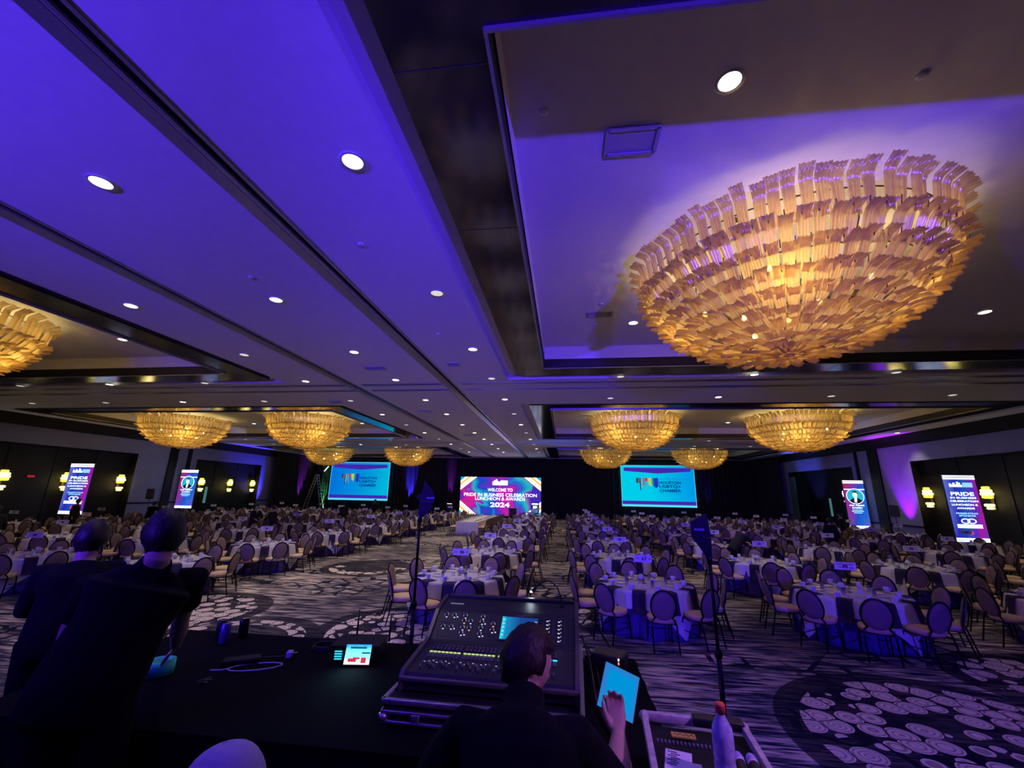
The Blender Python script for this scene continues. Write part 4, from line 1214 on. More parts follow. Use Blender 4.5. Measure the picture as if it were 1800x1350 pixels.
MB().box((0, 0, .74), (hx * 2 - .02, hy * 2 - .02, .03)).build('tabletop', M['desk_edge'], t)
for i in range(13):
    y = LT[2] + .35 + i * .58
    for s, sn in ((-1, 'left'), (1, 'right')):
        seats.append(((LT[0] if s < 0 else LT[1]) + s * .22, y, -PI / 2 * (1 if s < 0 else -1), '%s %s side' % (ORD[min(i, 10)] if i < 11 else ('twelfth' if i == 11 else 'last'), sn), 'long straight table'))
        cups.append(((LT[0] if s < 0 else LT[1]) - s * .2, y + .15, 0, '%s %s side' % (ORD[min(i, 10)] if i < 11 else ('twelfth' if i == 11 else 'last'), sn), 'long straight table'))
        plates.append(((LT[0] if s < 0 else LT[1]) - s * .25, y - .1, 0, '%s %s side' % (ORD[min(i, 10)] if i < 11 else ('twelfth' if i == 11 else 'last'), sn), 'long straight table'))

def in_view(x, y, z):
    p = project((x, y, z))
    return p is not None and -15 < p[0] < 1815 and -15 < p[1] < 1350
def hidden_by_man(x, y, z):
    p = project((x, y, z))
    return p and ((130 < p[0] < 325 and p[1] > 1000) or (p[1] > 1140 and p[0] < 1020))
def scatter(name, spots, z, parts, cat, group, lab, limit=300):
    """parts: list of (part name, mesh) ; a single part means the thing is that mesh"""
    vis = [s for s in spots if in_view(s[0], s[1], z + .1) and not hidden_by_man(s[0], s[1], z + .1)]
    vis.sort(key=lambda s: math.hypot(s[0], s[1]))
    ind, rest = vis[:limit], vis[limit:]
    for s in ind:
        if len(parts) == 1:
            o = bpy.data.objects.new(name, parts[0][1]); COL.objects.link(o); o.location = (s[0], s[1], z); o.rotation_euler = (0, 0, s[2])
            tag(o, lab(s), cat, group)
        else:
            t = empty(name, (s[0], s[1], z), s[2], lab(s), cat, group)
            made = {}
            for nm, me in parts:
                o = bpy.data.objects.new(nm, me); COL.objects.link(o)
                # the pad sits in its tube frame, the handle on its cup
                o.parent = made.get({'backrest': 'back_frame', 'handle': 'cup_bowl'}.get(nm), t)
                made[nm] = o
    return rest
def merge_rest(name, rest, z, srcs, label, cat):
    """srcs: list of (MB, material): one mesh, several material slots"""
    V = []; F = []; MI = []; SM = []
    mats_ = []
    for mb, m_ in srcs:
        if m_ not in mats_: mats_.append(m_)
    for s in rest:
        mx = T(s[0], s[1], z, s[2])
        for mb, m_ in srcs:
            b = len(V)
            V += [tuple(mx @ Vector(v)) for v in mb.v]
            F += [tuple(b + i for i in f) for f in mb.f]
            SM += mb.sm; MI += [mats_.index(m_)] * len(mb.f)
    me = bpy.data.meshes.new(name); me.from_pydata(V, [], F)
    for m_ in mats_: me.materials.append(m_)
    me.polygons.foreach_set('material_index', MI); me.polygons.foreach_set('use_smooth', SM); me.update()
    o = bpy.data.objects.new(name, me); COL.objects.link(o)
    tag(o, label, cat); o['kind'] = 'stuff'
CP = chair_parts(); cparts = []
for nm, lst in sorted(CP.items(), key=lambda q: q[0] != 'back_frame'):
    for mb, m_ in lst: cparts.append((nm, mb.mesh(nm, m_)))
rest = scatter('banquet_chair', seats, 0, cparts, 'chair', 'oval-back banquet chairs', lambda s: 'oval-back chair, %s seat of %s' % (s[3], s[4]))
CL = chair_parts(True); srcs = [(mb, m_) for lst in CL.values() for mb, m_ in lst]
merge_rest('banquet_chair', rest, 0, srcs, 'mass of small oval-back banquet chairs round the far tables toward the stage', 'chairs')
cmb, hmb = cup_mb(); sau = plate_mb(.075, 18)
cup_p = [('cup_bowl', cmb.mesh('cup_bowl', M['china'])), ('handle', hmb.mesh('handle', M['china']))]
rest = scatter('coffee_cup', cups, TZ + .012, cup_p, 'cup', 'white coffee cups', lambda s: 'white coffee cup, %s seat of %s' % (s[3], s[4]), 260)
c2, h2 = cup_mb(8)
merge_rest('coffee_cup', rest, TZ + .012, [(c2, M['china'])], 'mass of white coffee cups on the far tables', 'cups')
rest = scatter('saucer', cups, TZ + .001, [('saucer', sau.mesh('saucer', M['china']))], 'saucer', 'white saucers', lambda s: 'white saucer, %s seat of %s' % (s[3], s[4]), 260)
merge_rest('saucer', rest, TZ + .001, [(plate_mb(.075, 8), M['china'])], 'mass of white saucers on the far tables', 'saucers')
rest = scatter('dessert_plate', plates, TZ + .001, [('dessert_plate', plate_mb(.105, 22).mesh('dessert_plate', M['china']))], 'plate', 'white dessert plates', lambda s: 'white dessert plate, %s seat of %s' % (s[3], s[4]), 260)
merge_rest('dessert_plate', rest, TZ + .001, [(plate_mb(.105, 10), M['china'])], 'mass of white plates on the far tables', 'plates')
nm_ = napkin_mb()
rest = scatter('napkin', naps, TZ, [('napkin', nm_.mesh('napkin', M['napkin']))], 'napkin', 'dark purple napkins', lambda s: 'dark purple napkin, %s seat of %s' % (s[3], s[4]), 260)
merge_rest('napkin', rest, TZ, [(nm_, M['napkin'])], 'mass of dark napkins hanging from the far tables', 'napkins')
near_k = [s for s in knives if math.hypot(s[0], s[1]) < 16]
scatter('table_knife', near_k, TZ + .001, [('table_knife', knife_mb().mesh('table_knife', M['steel']))], 'knife', 'steel table knives', lambda s: 'steel knife, %s seat of %s' % (s[3], s[4]), 120)
M['glassy'] = clear_mat('drinking_glass', (.95, .97, 1.0))
near_g = [s for i, s in enumerate(glasses) if math.hypot(s[0], s[1]) < 20 and i % 2 == 0]
scatter('water_glass', near_g, TZ + .001, [('water_glass', glass_mb().mesh('water_glass', M['glassy']))], 'glass', 'water glasses', lambda s: 'clear water glass, %s seat of %s' % (s[3], s[4]), 120)
# table signs and centre pieces
card = MB().box((0, 0, 0), (.36, .008, .14)).mesh('sign_card', M['card'])
stem = MB().lathe([(.001, .001), (.05, .001), (.05, .008), (.006, .012)], 14).tube([(0, 0, .01), (0, 0, .40)], .004, 6).mesh('stem', M['black'])
tiny = MB()
for zz, a, b in ((.03, -.13, -.05), (.03, .05, .14), (-.02, -.11, -.04), (-.03, .06, .13)): tiny.box(((a + b) / 2, -.005, zz), (b - a, .002, .010))
for bx in (-.028, .0, .028): tiny.box((bx, -.005, 0), (.02, .002, .07))
tiny = tiny.mesh('print', M['ink'])
nums = {}
for (x, y, ref, ti) in signs:
    p = project((x, y, 1.2))
    if p is None: continue
    t = empty('table_sign', (x, y, TZ), math.atan2(-x, y) * .35, 'white number card on a thin stand, ' + ref, 'table sign', 'table number signs')
    for nm, me, z in (('stem', stem, 0), ('sign_card', card, .47)):
        o = bpy.data.objects.new(nm, me); COL.objects.link(o); o.parent = t; o.location = (0, 0, z)
    s_ = None
    if abs(x - 1.57) < .1 and ref.startswith('nearest'): s_ = '67'
    if abs(x + 2.27) < .1 and ref.startswith('nearest'): s_ = '46'
    if s_:
        mb = MB(); add_text(mb, s_, .03, 0, height=.075, y=-.005, bold=.02)
        mb.box((-.10, -.005, .0), (.07, .002, .008)); mb.box((.14, -.005, 0), (.02, .002, .03))
        o = mb.build('print', M['ink'], t)
    else:
        o = bpy.data.objects.new('print', tiny); COL.objects.link(o); o.parent = t
    o.location = (0, 0, .47)
cad = MB().box((0, 0, .03), (.09, .06, .055), bev=.01).mesh('packet_box', M['china'])
pack = MB()
for i in range(5): pack.box((-.032 + i * .016, 0, .062), (.010, .045, .05))
pack = pack.mesh('sugar_packets', M['card'])
sh = MB().lathe([(.001, 0), (.018, 0), (.016, .05), (.012, .07), (.001, .075)], 12)
shm = sh.mesh('shaker_body', M['glassy']); shc = MB().lathe([(.0165, .055), (.0165, .075), (.001, .082)], 12).mesh('shaker_cap', M['steel'])
bowl = MB().lathe([(.001, 0), (.05, .0), (.085, .05), (.082, .052), (.045, .008), (.001, .006)], 18)
bowlm = bowl.mesh('bread_basket', M['steel'])
napf = MB().lathe([(.001, .03), (.06, .035), (.075, .08), (.03, .13), (.001, .11)], 9).mesh('folded_linen', M['cloth'])
for (x, y, ref) in caddies:
    if not in_view(x, y, .8) or math.hypot(x, y) > 31: continue
    far = math.hypot(x, y) > 22
    t = empty('sugar_caddy', (x + .16, y - .06, TZ + .001), rnd.uniform(0, 3), 'white sugar packet caddy, ' + ref, 'caddy', 'sugar caddies')
    for nm, me in (('packet_box', cad), ('sugar_packets', pack)):
        o = bpy.data.objects.new(nm, me); COL.objects.link(o); o.parent = t
    if far: continue
    for dx, dy, nn in ((-.16, -.05, 'left'), (-.10, -.10, 'right')):
        t = empty('salt_shaker', (x + dx, y + dy, TZ + .001), 0, '%s glass shaker of pair, %s' % (nn, ref), 'shaker', 'salt and pepper shakers')
        for nm, me in (('shaker_body', shm), ('shaker_cap', shc)):
            o = bpy.data.objects.new(nm, me); COL.objects.link(o); o.parent = t
    o = bpy.data.objects.new('bread_basket', bowlm); COL.objects.link(o); o.location = (x - .02, y + .20, TZ + .001)
    tag(o, 'round metal bread bowl, ' + ref, 'bowl', 'bread bowls')
    o = bpy.data.objects.new('folded_linen', napf); COL.objects.link(o); o.location = (x - .02, y + .20, TZ + .012)
    tag(o, 'white folded cloth in the bread bowl, ' + ref, 'napkin', 'folded cloths')

# ================================================================== CONTROL POSITION
RZ = 0.70; TT = 1.45
t = empty('control_riser', (-1.5, 1.0, 0), 0, 'black draped riser carrying the sound desk and crew at the bottom', 'platform')
MB().box((0, 0, RZ - .05), (6.2, 4.9, .1)).build('deck', M['black'], t)
mb = MB()
pleat(mb, (-3.1, 2.46), (3.1, 2.46), .02, RZ - .1, .02, .2, 6); pleat(mb, (3.1, 2.46), (3.1, -2.4), .02, RZ - .1, .02, .2, 6); pleat(mb, (-3.1, -2.4), (-3.1, 2.46), .02, RZ - .1, .02, .2, 6)
mb.build('skirt', M['drape'], t)
t = empty('control_table', (-1.21, 2.59, RZ), 0, 'long black cloth covered table under the mixing desk and small equipment', 'table')
MB().box((0, 0, TT - RZ - .02), (3.26, 1.2, .03)).build('tabletop', M['laminate'], t)
mb = MB(); mb.box((0, 0, TT - RZ - .003), (3.30, 1.24, .006), bev=.003)
for (a, b) in (((-1.65, .62), (1.65, .62)), ((1.65, .62), (1.65, -.62)), ((1.65, -.62), (-1.65, -.62)), ((-1.65, -.62), (-1.65, .62))):
    pleat(mb, a, b, .02, TT - RZ - .004, .008, .3, 8)
mb.build('table_cover', M['black_cloth'], t)
for a in (-1.5, 1.5):
    for b in (-.5, .5): MB().tube([(a, b, 0), (a, b, TT - RZ - .03)], .015, 8).build('leg', M['alu'], t)

# flight case tray under the desk
t = empty('flight_case', (-.385, 2.62, TT + .002), R(-1.5), 'black flight case tray with aluminium edges under the mixing desk', 'flight case')
CW, CD = .92, .90
MB().box((0, 0, .045), (CW, CD, .09)).build('case_tray', M['laminate'], t)
mb = MB()
for z in (.012, .052, .094):
    hgt = .014 if z != .094 else .022
    for sx in (-1, 1): mb.box((sx * CW / 2, 0, z), (.022, CD + .02, hgt), bev=.003)
    for sy in (-1, 1): mb.box((0, sy * CD / 2, z), (CW + .02, .022, hgt), bev=.003)
mb.build('aluminium_edge', M['alu'], t)
for sx in (-1, 1):
    for sy in (-1, 1): MB().lathe([(.001, -.02), (.02, -.012), (.024, .0), (.02, .012), (.001, .02)], 10, c=(sx * CW / 2, sy * CD / 2, .03)).build('ball_corner', M['alu'], t)
for x in (-.3, .3): MB().box((x, -CD / 2 - .010, .035), (.04, .010, .03), bev=.003).build('latch', M['alu'], t)

# mixing desk
DW = .84
desk = empty('mixing_console', (-.385, 2.27, TT + .105), R(-1.5), 'large black digital mixing console with rows of faders, knobs and a lit screen', 'mixing console')
prof_ = [(.0, .0), (.0, .045), (.02, .07), (.35, .105), (.375, .112), (.53, .222), (.56, .232), (.72, .262), (.76, .24), (.76, .0)]
mb = MB(); ringA = [(-DW / 2, y, z) for y, z in prof_]; ringB = [(DW / 2, y, z) for y, z in prof_]
mb.loft([ringA, ringB], False, True); mb.build('desk_body', M['desk'], desk)
mb = MB()
for s in (-1, 1):
    pr = [(-.012, .0), (-.012, .05), (.015, .082), (.35, .117), (.372, .124), (.53, .234), (.56, .243), (.73, .272), (.77, .25), (.77, -.0)]
    a = [(s * (DW / 2), y, z) for y, z in pr]; b = [(s * (DW / 2 + .022), y, z) for y, z in pr]
    MB().loft([a, b], False, True).build('side_cheek', M['desk_edge'], desk)
MB().box((0, -.008, .05), (DW + .04, .02, .022), bev=.006).build('front_rail', M['desk_edge'], desk)
th1 = math.atan2(.035, .33); th2 = math.atan2(.110, .155)
F1 = T(0, .02, .0705, 0, th1)          # fader plane: local x across, y up the slope, z out
F2 = T(0, .375, .1125, 0, th2)         # meter bridge plane
DBODY = [c for c in desk.children if c.name.startswith('desk_body')][0]
def led(nm, c, s): M[nm] = emit(nm, c, s); return M[nm]
led('led_yel', (.62, .80, .30), 1.0); led('led_cyan', (.03, .55, 1.0), 1.6); led('led_white', (.7, .7, 1), 1.1); led('led_org', (1, .35, .12), 1.4)
# bank layout: two banks of eight, one of eight (mostly behind the operator), master of four
banks = [(-.36, 8), (-.17, 8), (.02, 8), (.225, 4)]
SPc = .0222
for bi, (bx, n) in enumerate(banks):
    sp = SPc if n == 8 else .030
    for k in range(n):
        x = bx + k * sp
        col = [M['led_yel'], M['led_yel'], M['led_yel'], M['led_cyan']][bi]
        MB().box((x, .215, .002), (sp * .76, .009, .003), mx=F1).build('scribble_strip', col, DBODY)
        MB().box((x, .085, .001), (.003, .105, .002), mx=F1).build('fader_slot', M['slot'], DBODY)
        fy = .045 + .06 * ((k * 37 + bi * 13) % 10) / 10 if bi == 0 else .05 + .012 * ((k * 7) % 5)
        MB().box((x, fy, .008), (.011, .022, .012), mx=F1, bev=.002).build('fader_cap', M['knob'], DBODY)
sm = MB(); sp_ = MB(); ln = MB()
for bi, (bx, n) in enumerate(banks):
    sp = SPc if n == 8 else .030
    for k in range(n):
        x = bx + k * sp
        for y in (.165, .185): sm.box((x, y, .003), (sp * .6, .009, .004), mx=F1)
        sp_.lathe([(.0065, 0), (.0060, .010), (.001, .011)], 10, mx=F1 @ T(x, .250, 0))
        sp_.lathe([(.0065, 0), (.0060, .010), (.001, .011)], 10, mx=F1 @ T(x, .280, 0))
        ln.box((x - sp / 2, .12, .0006), (.0008, .21, .001), mx=F1)
        sm.box((x + .002, .268, .002), (.006, .003, .003), mx=F1)
sm.build('button_row', M['line'], DBODY)['kind'] = 'stuff'; sp_.build('encoder_row', M['knob'], DBODY)['kind'] = 'stuff'; ln.build('panel_line', M['line'], DBODY)
mk = MB()
for k in range(26):
    bi = k // 8; bx, n = banks[min(bi, 3)]; j = k % 8
    if bi == 3 and j > 1: continue
    mk.box((bx + j * (SPc if bi < 3 else .03), .105 + .008 * (k % 3), .0015), (.008, .002, .002), mx=F1)
mk.build('fader_scale', M['led_white'], DBODY)
# meter bridge: section boxes, knobs with little lamps
bx_ = MB()
def outline(x0, x1, y0, y1):
    for a, b, c, d in ((x0, x1, y0, y0), (x0, x1, y1, y1)): bx_.box(((a + b) / 2, c, .0008), (b - a, .0012, .001), mx=F2)
    for a, c, d in ((x0, y0, y1), (x1, y0, y1)): bx_.box((a, (c + d) / 2, .0008), (.0012, d - c, .001), mx=F2)
secs = [(-.385, -.275, .115, .185), (-.385, -.275, .02, .105), (-.265, -.175, .02, .185), (-.165, -.105, .02, .185), (-.095, -.03, .02, .15), (-.095, -.03, .16, .185), (.235, .29, .02, .185), (.30, .36, .02, .185)]
for q in secs: outline(*q)
bx_.build('section_outline', M['line'], DBODY)
kn = MB(); lw = MB(); lo_ = MB()
KN = [(-.365, .165), (-.315, .165), (-.365, .085), (-.315, .085), (-.245, .165), (-.245, .13), (-.245, .085), (-.245, .05), (-.205, .13), (-.205, .085), (-.135, .165), (-.135, .13), (-.135, .09), (-.135, .05), (-.065, .12), (-.065, .08)]
for i, (x, y) in enumerate(KN):
    MB().lathe([(.0085, 0), (.0075, .014), (.001, .015)], 14, mx=F2 @ T(x, y, 0)).build('rotary_knob', M['knob'], DBODY)
    lw.tube([(x + .012 * math.cos(a), y + .012 * math.sin(a), .001) for a in [R(v) for v in range(-30, 211, 30)]], .0006, 4, mx=F2)
    tgt = lw
    if i in (5, 9, 14): tgt = MB()
    tgt.box((x + .004, y - .019, .002), (.010, .004, .003), mx=F2)
    tgt.box((x + .022, y - .015, .002), (.008, .005, .003), mx=F2) if (i % 2 and tgt is lw) else None
    if tgt is not lw: tgt.build('orange_indicator', M['led_org'], DBODY)
for x in (.262, .33):
    for k in range(6):
        y = .16 - k * .025
        lw.box((x - .004, y, .0015), (.012, .0035, .003), mx=F2); lw.box((x + .008, y + .006, .0015), (.004, .0025, .003), mx=F2)
lw.build('white_indicator', M['led_white'], DBODY); kn = None
MB().box((.095, .100, .002), (.235, .17, .004), mx=F2, bev=.002).build('screen_bezel', M['black'], DBODY)
M['desk_scr'] = emit_grad('desk_screen', 0, [(0, (.02, .75, .9)), (.12, (.01, .25, .55)), (.5, (.01, .06, .3)), (1, (.01, .05, .28))], 1.0, 4.5, .05)
MB().box((.095, .098, .005), (.215, .145, .002), mx=F2).build('touch_screen', M['desk_scr'], DBODY)
dt = MB()
for k in range(6): dt.box((.19, .045 + k * .02, .0066), (.014, .004, .001), mx=F2)
for k in range(5): dt.box((.0, .05 + k * .025, .0066), (.012, .008, .001), mx=F2)
dt.build('screen_detail', emit('screen_detail_lilac', (.35, .6, 1), 1.2), DBODY)
MB().box((.093, .180, .004), (.05, .006, .003), mx=F2).build('name_plate', M['line'], DBODY)
MB().box((-.33, .62, .2455), (.085, .012, .004), mx=None).build('hood_label', emit('dim_label', (.30, .28, .5), .5), DBODY)
hood = MB(); hood.box((0, .735, .262), (DW - .01, .05, .03), bev=.012); hood.build('rear_hood', M['desk'], DBODY)
for s in range(6): pass
# gooseneck lamp
t = empty('gooseneck_lamp', (-.03, 2.93, TT + .350), 0, 'bright white gooseneck desk lamp curving over the console', 'lamp')
gp = [(0, 0, 0), (-.005, .01, .06), (-.03, .03, .115), (-.08, .06, .145), (-.135, .09, .125), (-.175, .11, .085)]
MB().tube(gp, .0045, 8).build('gooseneck', M['black'], t)
MB().lathe([(.012, 0), (.012, .02), (.006, .025)], 12).build('connector', M['black'], t)
MB().tube([(-.172, .108, .088), (-.195, .118, .066)], [(.010, .010), (.016, .016)], 10).build('lamp_head', M['black'], t)
MB().lathe([(.001, -.004), (.014, -.002), (.012, .004), (.001, .006)], 12, mx=T(-.198, .119, .060, 0, .0)).build('lamp_lens', emit('lamp_led', (.75, .95, 1.0), 40), t)
light('gooseneck_light', 'SPOT', (-.235, 3.05, TT + .43), .35, (.7, .9, 1), (-.25, 2.8, TT + .2), .02, 120, .7)

# wireless transmitter box with screen and two antennas
t = empty('wireless_unit', (-1.33, 2.88, TT + .006), R(8), 'small black wireless unit with a lit colour screen and two thin antennas', 'electronic device')
mb = MB(); mb.box((0, .03, .045), (.27, .20, .085), bev=.008); mb.build('casing', M['black'], t)
mb = MB(); mb.box((0, .03, .092), (.31, .23, .012), bev=.004); mb.build('cover_plate', M['laminate'], t)
for i in range(4): MB().box((-.10, -.075, .022 + i * .014), (.045, .006, .006)).build('status_light', emit('teal_light', (.05, .6, .9), 1.2), t)
sm_ = T(.03, -.095, .055, 0, R(-20))
MB().box((0, 0, 0), (.17, .008, .12), mx=sm_, bev=.003).build('screen_frame', M['black'], t)
M['mon'] = emit_grad('monitor_picture', 2, [(0, (.75, .45, .5)), (.3, (.85, .8, .8)), (.45, (.3, .75, .7)), (.8, (.15, .75, .9)), (1, (.02, .3, .6))], 1.5, 8.5, .05, .15, 60)
MB().box((0, -.006, 0), (.155, .003, .105), mx=sm_).build('lit_screen', M['mon'], t)
mb = MB()
for (x, z, w_, h_) in ((-.03, -.03, .05, .018), (.04, -.03, .03, .028), (-.005, -.02, .04, .010)): mb.box((x, -.009, z), (w_, .002, h_), mx=sm_)
mb.build('screen_shape', emit('monitor_red', (.6, .03, .08), 1.2), t)
mb = MB(); mb.box((.0, -.009, .035), (.10, .002, .010), mx=sm_); mb.box((.05, -.009, .008), (.05, .002, .008), mx=sm_); mb.build('screen_bar', emit('monitor_teal', (.01, .12, .2), 1), t)
for x, h_ in ((-.06, .19), (.16, .17)): MB().tube([(x, .13, .06), (x + .0, .14, .06 + h_)], [.007, .005], 8).build('antenna', M['black'], t)
light('monitor_glow', 'AREA', (-1.31, 2.74, TT + .09), .25, (.3, .8, 1), (-1.2, 2.3, TT), .12)

# cans, roll of tape, cable, plug, keys, adapter
M['can_b'] = pbr('blue_violet_can', (.22, .16, .55), .3, .6); M['can_k'] = pbr('dark_can', (.03, .03, .04), .3, .6)
for (x, y, m_, n) in ((-2.45, 3.05, M['can_k'], 'dark drink can, left of the three cans'), (-2.36, 2.98, M['can_b'], 'blue drink can, middle of the three cans'), (-2.33, 3.12, M['can_k'], 'dark drink can, right rear of the three cans')):
    t = empty('drink_can', (x, y, TT + .005), 0, n + ' on the black table', 'can', 'drink cans on the table')
    MB().lathe([(.001, 0), (.026, 0), (.033, .008), (.033, .108), (.027, .120), (.027, .124)], 18, cap=False).build('can_body', m_, t)
    MB().lathe([(.027, .122), (.022, .119), (.001, .119)], 18).box((0, .008, .122), (.012, .022, .002)).build('can_lid', M['steel'], t)
tp = MB()
n_ = 28
rings = [[(r * math.cos(2 * PI * k / n_), r * math.sin(2 * PI * k / n_), z) for k in range(n_)] for r, z in ((.046, -.035), (.072, -.035), (.072, .035), (.046, .035), (.046, -.035))]
M['green'] = pbr('green_tape', (.05, .95, .60), .5)
tp.loft(rings, True, cap=False)
o = tp.build('tape_roll', M['green']); o.location = (-2.33, 2.47, TT + .042); o.rotation_euler = (0, 0, 0)
tag(o, 'roll of bright green tape under the hand of the leaning technician', 'tape roll')
o = MB().tube([(.12 * math.cos(a) * 1.2 - .06, .055 * math.sin(a) + .02 * math.cos(a), .004) for a in [R(v) for v in range(-170, 185, 15)]] + [(-.24, -.035, .004), (-.30, -.03, .004)], .0035, 6).build('white_cable', pbr('white_cable_skin', (.7, .62, .8), .5))
o.location = (-1.80, 2.66, TT + .006); o.rotation_euler = (0, 0, .25)
tag(o, 'thin white charging cable lying in a loop on the black table', 'cable')
t = empty('usb_charger', (-1.76, 2.82, TT + .006), .3, 'small lilac plug on the table behind the white cable loop', 'charger')
MB().box((0, 0, .02), (.035, .05, .035), bev=.006).build('plug_body', pbr('lilac_plastic', (.45, .38, .8), .5), t); MB().box((.03, .01, .02), (.03, .02, .008)).build('plug_pin', M['steel'], t)
t = empty('power_adapter', (-1.98, 2.68, TT + .006), .5, 'dark flat power adapter left of the white cable loop', 'adapter')
MB().box((0, 0, .018), (.20, .08, .035), bev=.01).build('adapter_body', M['laminate'], t); MB().tube([(.1, 0, .02), (.18, .04, .006), (.26, .02, .005)], .004, 6).build('adapter_lead', M['black'], t)
t = empty('key_bunch', (-2.02, 2.42, TT + .006), .3, 'small bunch of metal keys near the table edge', 'keys')
MB().tube([(.012 * math.cos(2 * PI * k / 14), .012 * math.sin(2 * PI * k / 14), .003) for k in range(14)], .0012, 5, closed=True).build('key_ring', M['steel'], t)
for a in (0.2, .9, -.5): MB().box((.035, 0, .004), (.05, .008, .002), mx=T(0, 0, 0, a)).box((.014, 0, .004), (.016, .018, .002), mx=T(0, 0, 0, a)).build('key', M['steel'], t)
t = empty('cable_coil', (-1.62, 3.0, TT + .006), 0, 'dark coiled audio cable at the back edge of the table', 'cable')
for j in range(3): MB().tube([(.09 * math.cos(2 * PI * k / 20) * (1 - .08 * j), .06 * math.sin(2 * PI * k / 20), .006 + .010 * j) for k in range(20)], .005, 6, closed=True).build('cable_turn', M['black'], t)

# antenna paddles on stands
def paddle(px, py, zc, outline_, label, foot_label, rz, txt, tang, foot_z):
    t = empty('antenna_stand', (px, py, foot_z), 0, foot_label, 'stand', 'antenna stands')
    MB().tube([(0, 0, .05), (0, 0, (zc - foot_z) * .55)], .016, 8).build('lower_pole', M['tube'], t)
    MB().tube([(0, 0, (zc - foot_z) * .5), (0, 0, zc - foot_z - .15)], .011, 8).build('upper_pole', M['tube'], t)
    MB().lathe([(.022, 0), (.026, .02), (.018, .05)], 10, c=(0, 0, (zc - foot_z) * .55 - .03)).build('collar', M['tube'], t)
    for k in range(3):
        a = 2 * PI * k / 3 + .6
        lg = MB(); lg.tube([(0, 0, .42), (.34 * math.cos(a), .34 * math.sin(a), .012)], .009, 6); lg.tube([(0, 0, .14), (.17 * math.cos(a), .17 * math.sin(a), .22)], .006, 6)
        lg.build('leg', M['tube'], t)
    t = empty('antenna_paddle', (px, py, zc - .16), rz, label, 'antenna', 'paddle antennas')
    M['paddle'] = M.get('paddle') or pbr('dark_blue_grey_antenna', (.012, .018, .026), .7)
    outline_ = [(x * .86, z * .86 + .02) for x, z in outline_]
    MB().poly([(x, -.006, z) for x, z in outline_], .012).build('antenna_board', M['paddle'], t)
    mb = MB(); add_text(mb, 'SHURE', txt[0], txt[1], width=.062, height=.016, y=-.008, bold=.05, mx=None)
    mb.build('lettering', pbr('lilac_print', (.50, .42, .85), .6), t)
    MB().box((0, 0, -.01), (.03, .03, .06), bev=.005).build('mount', M['tube'], t)
    MB().box((.05, -.008, .125), (.13, .002, .003)).build('seam', M['line'], t)
paddle(-1.16, 3.40, 2.455, [(-.02, -.02), (.035, -.02), (.105, .06), (.125, .125), (.128, .185), (.022, .31), (.004, .20), (-.05, .165), (-.052, .155), (-.012, .13), (-.02, .06)],
       'dark faceted antenna paddle reading SHURE, left of centre', 'tall black stand with tripod under the left antenna paddle', 0, (.078, .150), 0, RZ)
paddle(.93, 3.06, 2.27, [(-.02, -.04), (.01, -.06), (.024, .06), (.024, .15), (.006, .30), (-.115, .235), (-.118, .13), (-.03, .0)],
       'dark faceted antenna paddle reading SHURE, right of centre', 'tall black stand with tripod under the right antenna paddle', 0, (-.05, .175), 0, RZ)

# dark monitor box behind the tablet, cables hanging off the console
t = empty('network_box', (.26, 2.98, TT + .006), R(-20), 'dark grey box with tiny white and red lights right of the console', 'electronic device')
MB().box((0, 0, .05), (.20, .16, .10), bev=.015).build('casing', pbr('dark_grey_box', (.03, .03, .035), .45), t)
for i, (c_, z) in enumerate((((.9, .9, 1), .09), ((1, .15, .1), .07))): MB().box((.075, -.082, z), (.006, .003, .012)).build('status_light', emit('status', c_, 4), t)
for i, pts in enumerate(([(.10, 3.0, 1.70), (.16, 3.08, 1.74), (.22, 3.12, 1.62), (.30, 3.14, 1.50), (.40, 3.0, 1.46)], [(.09, 2.9, 1.66), (.13, 2.8, 1.56), (.145, 2.5, 1.47), (.20, 2.2, 1.46)], [(.09, 3.0, 1.62), (.17, 3.0, 1.50), (.18, 2.7, 1.46), (.24, 2.5, 1.46)])):
    o = MB().tube(pts, .006, 6).build('audio_cable', M['black'])
    tag(o, ['thick black cable arching off the console back to the right', 'black cable hanging along the right side of the flight case', 'black cable curling between console and grey box'][i], 'cable', 'loose console cables')

# road case with bottle, microphones, papers  (lower right)
RC = (.42, 1.60)
rcz = RZ
t = empty('road_case', (RC[0] + .03, RC[1] + .02, rcz), R(-5), 'open black road case with pale worn edges at lower right', 'road case')
H1 = 1.66 - rcz
MB().box((0, 0, H1 / 2 - .02), (.36, .72, H1 - .04)).build('case_body', M['laminate'], t)
mb = MB(); M['worn'] = pbr('worn_pale_edge', (.55, .52, .50), .6, .2, .25, 40)
mb.box((-.18, 0, H1 - .01), (.022, .74, .03), bev=.003); mb.box((.18, 0, H1 - .01), (.022, .74, .03), bev=.003); mb.box((-.09, .36, H1 - .01), (.20, .022, .03), bev=.003)
mb.build('case_edge', M['worn'], t)
MB().box((.09, .35, H1 + .0), (.18, .05, .03), bev=.005).build('hinge_cover', M['black'], t)
for s in (-1, 1): MB().lathe([(.001, -.02), (.018, -.01), (.022, 0), (.018, .01), (.001, .02)], 10, c=(s * .18, .36, H1 - .01)).build('ball_corner', M['worn'], t)
MB().box((-.05, .27, H1 - .022), (.085, .032, .004)).build('yellow_label', pbr('yellow_tape_label', (.62, .50, .06), .6), t)
mb = MB(); mb.tube([(-.085 + .0065 * k, .27 + .008 * math.sin(k * 2.1), H1 - .019) for k in range(12)], .0012, 4); mb.build('handwriting', M['ink'], t)
mb = MB()
for k in range(14): mb.lathe([(.005, 0), (.004, .012), (.001, .013)], 8, c=(-.15 + k * .0135, .195, H1 - .02))
mb.build('small_knob', M['line'], t)
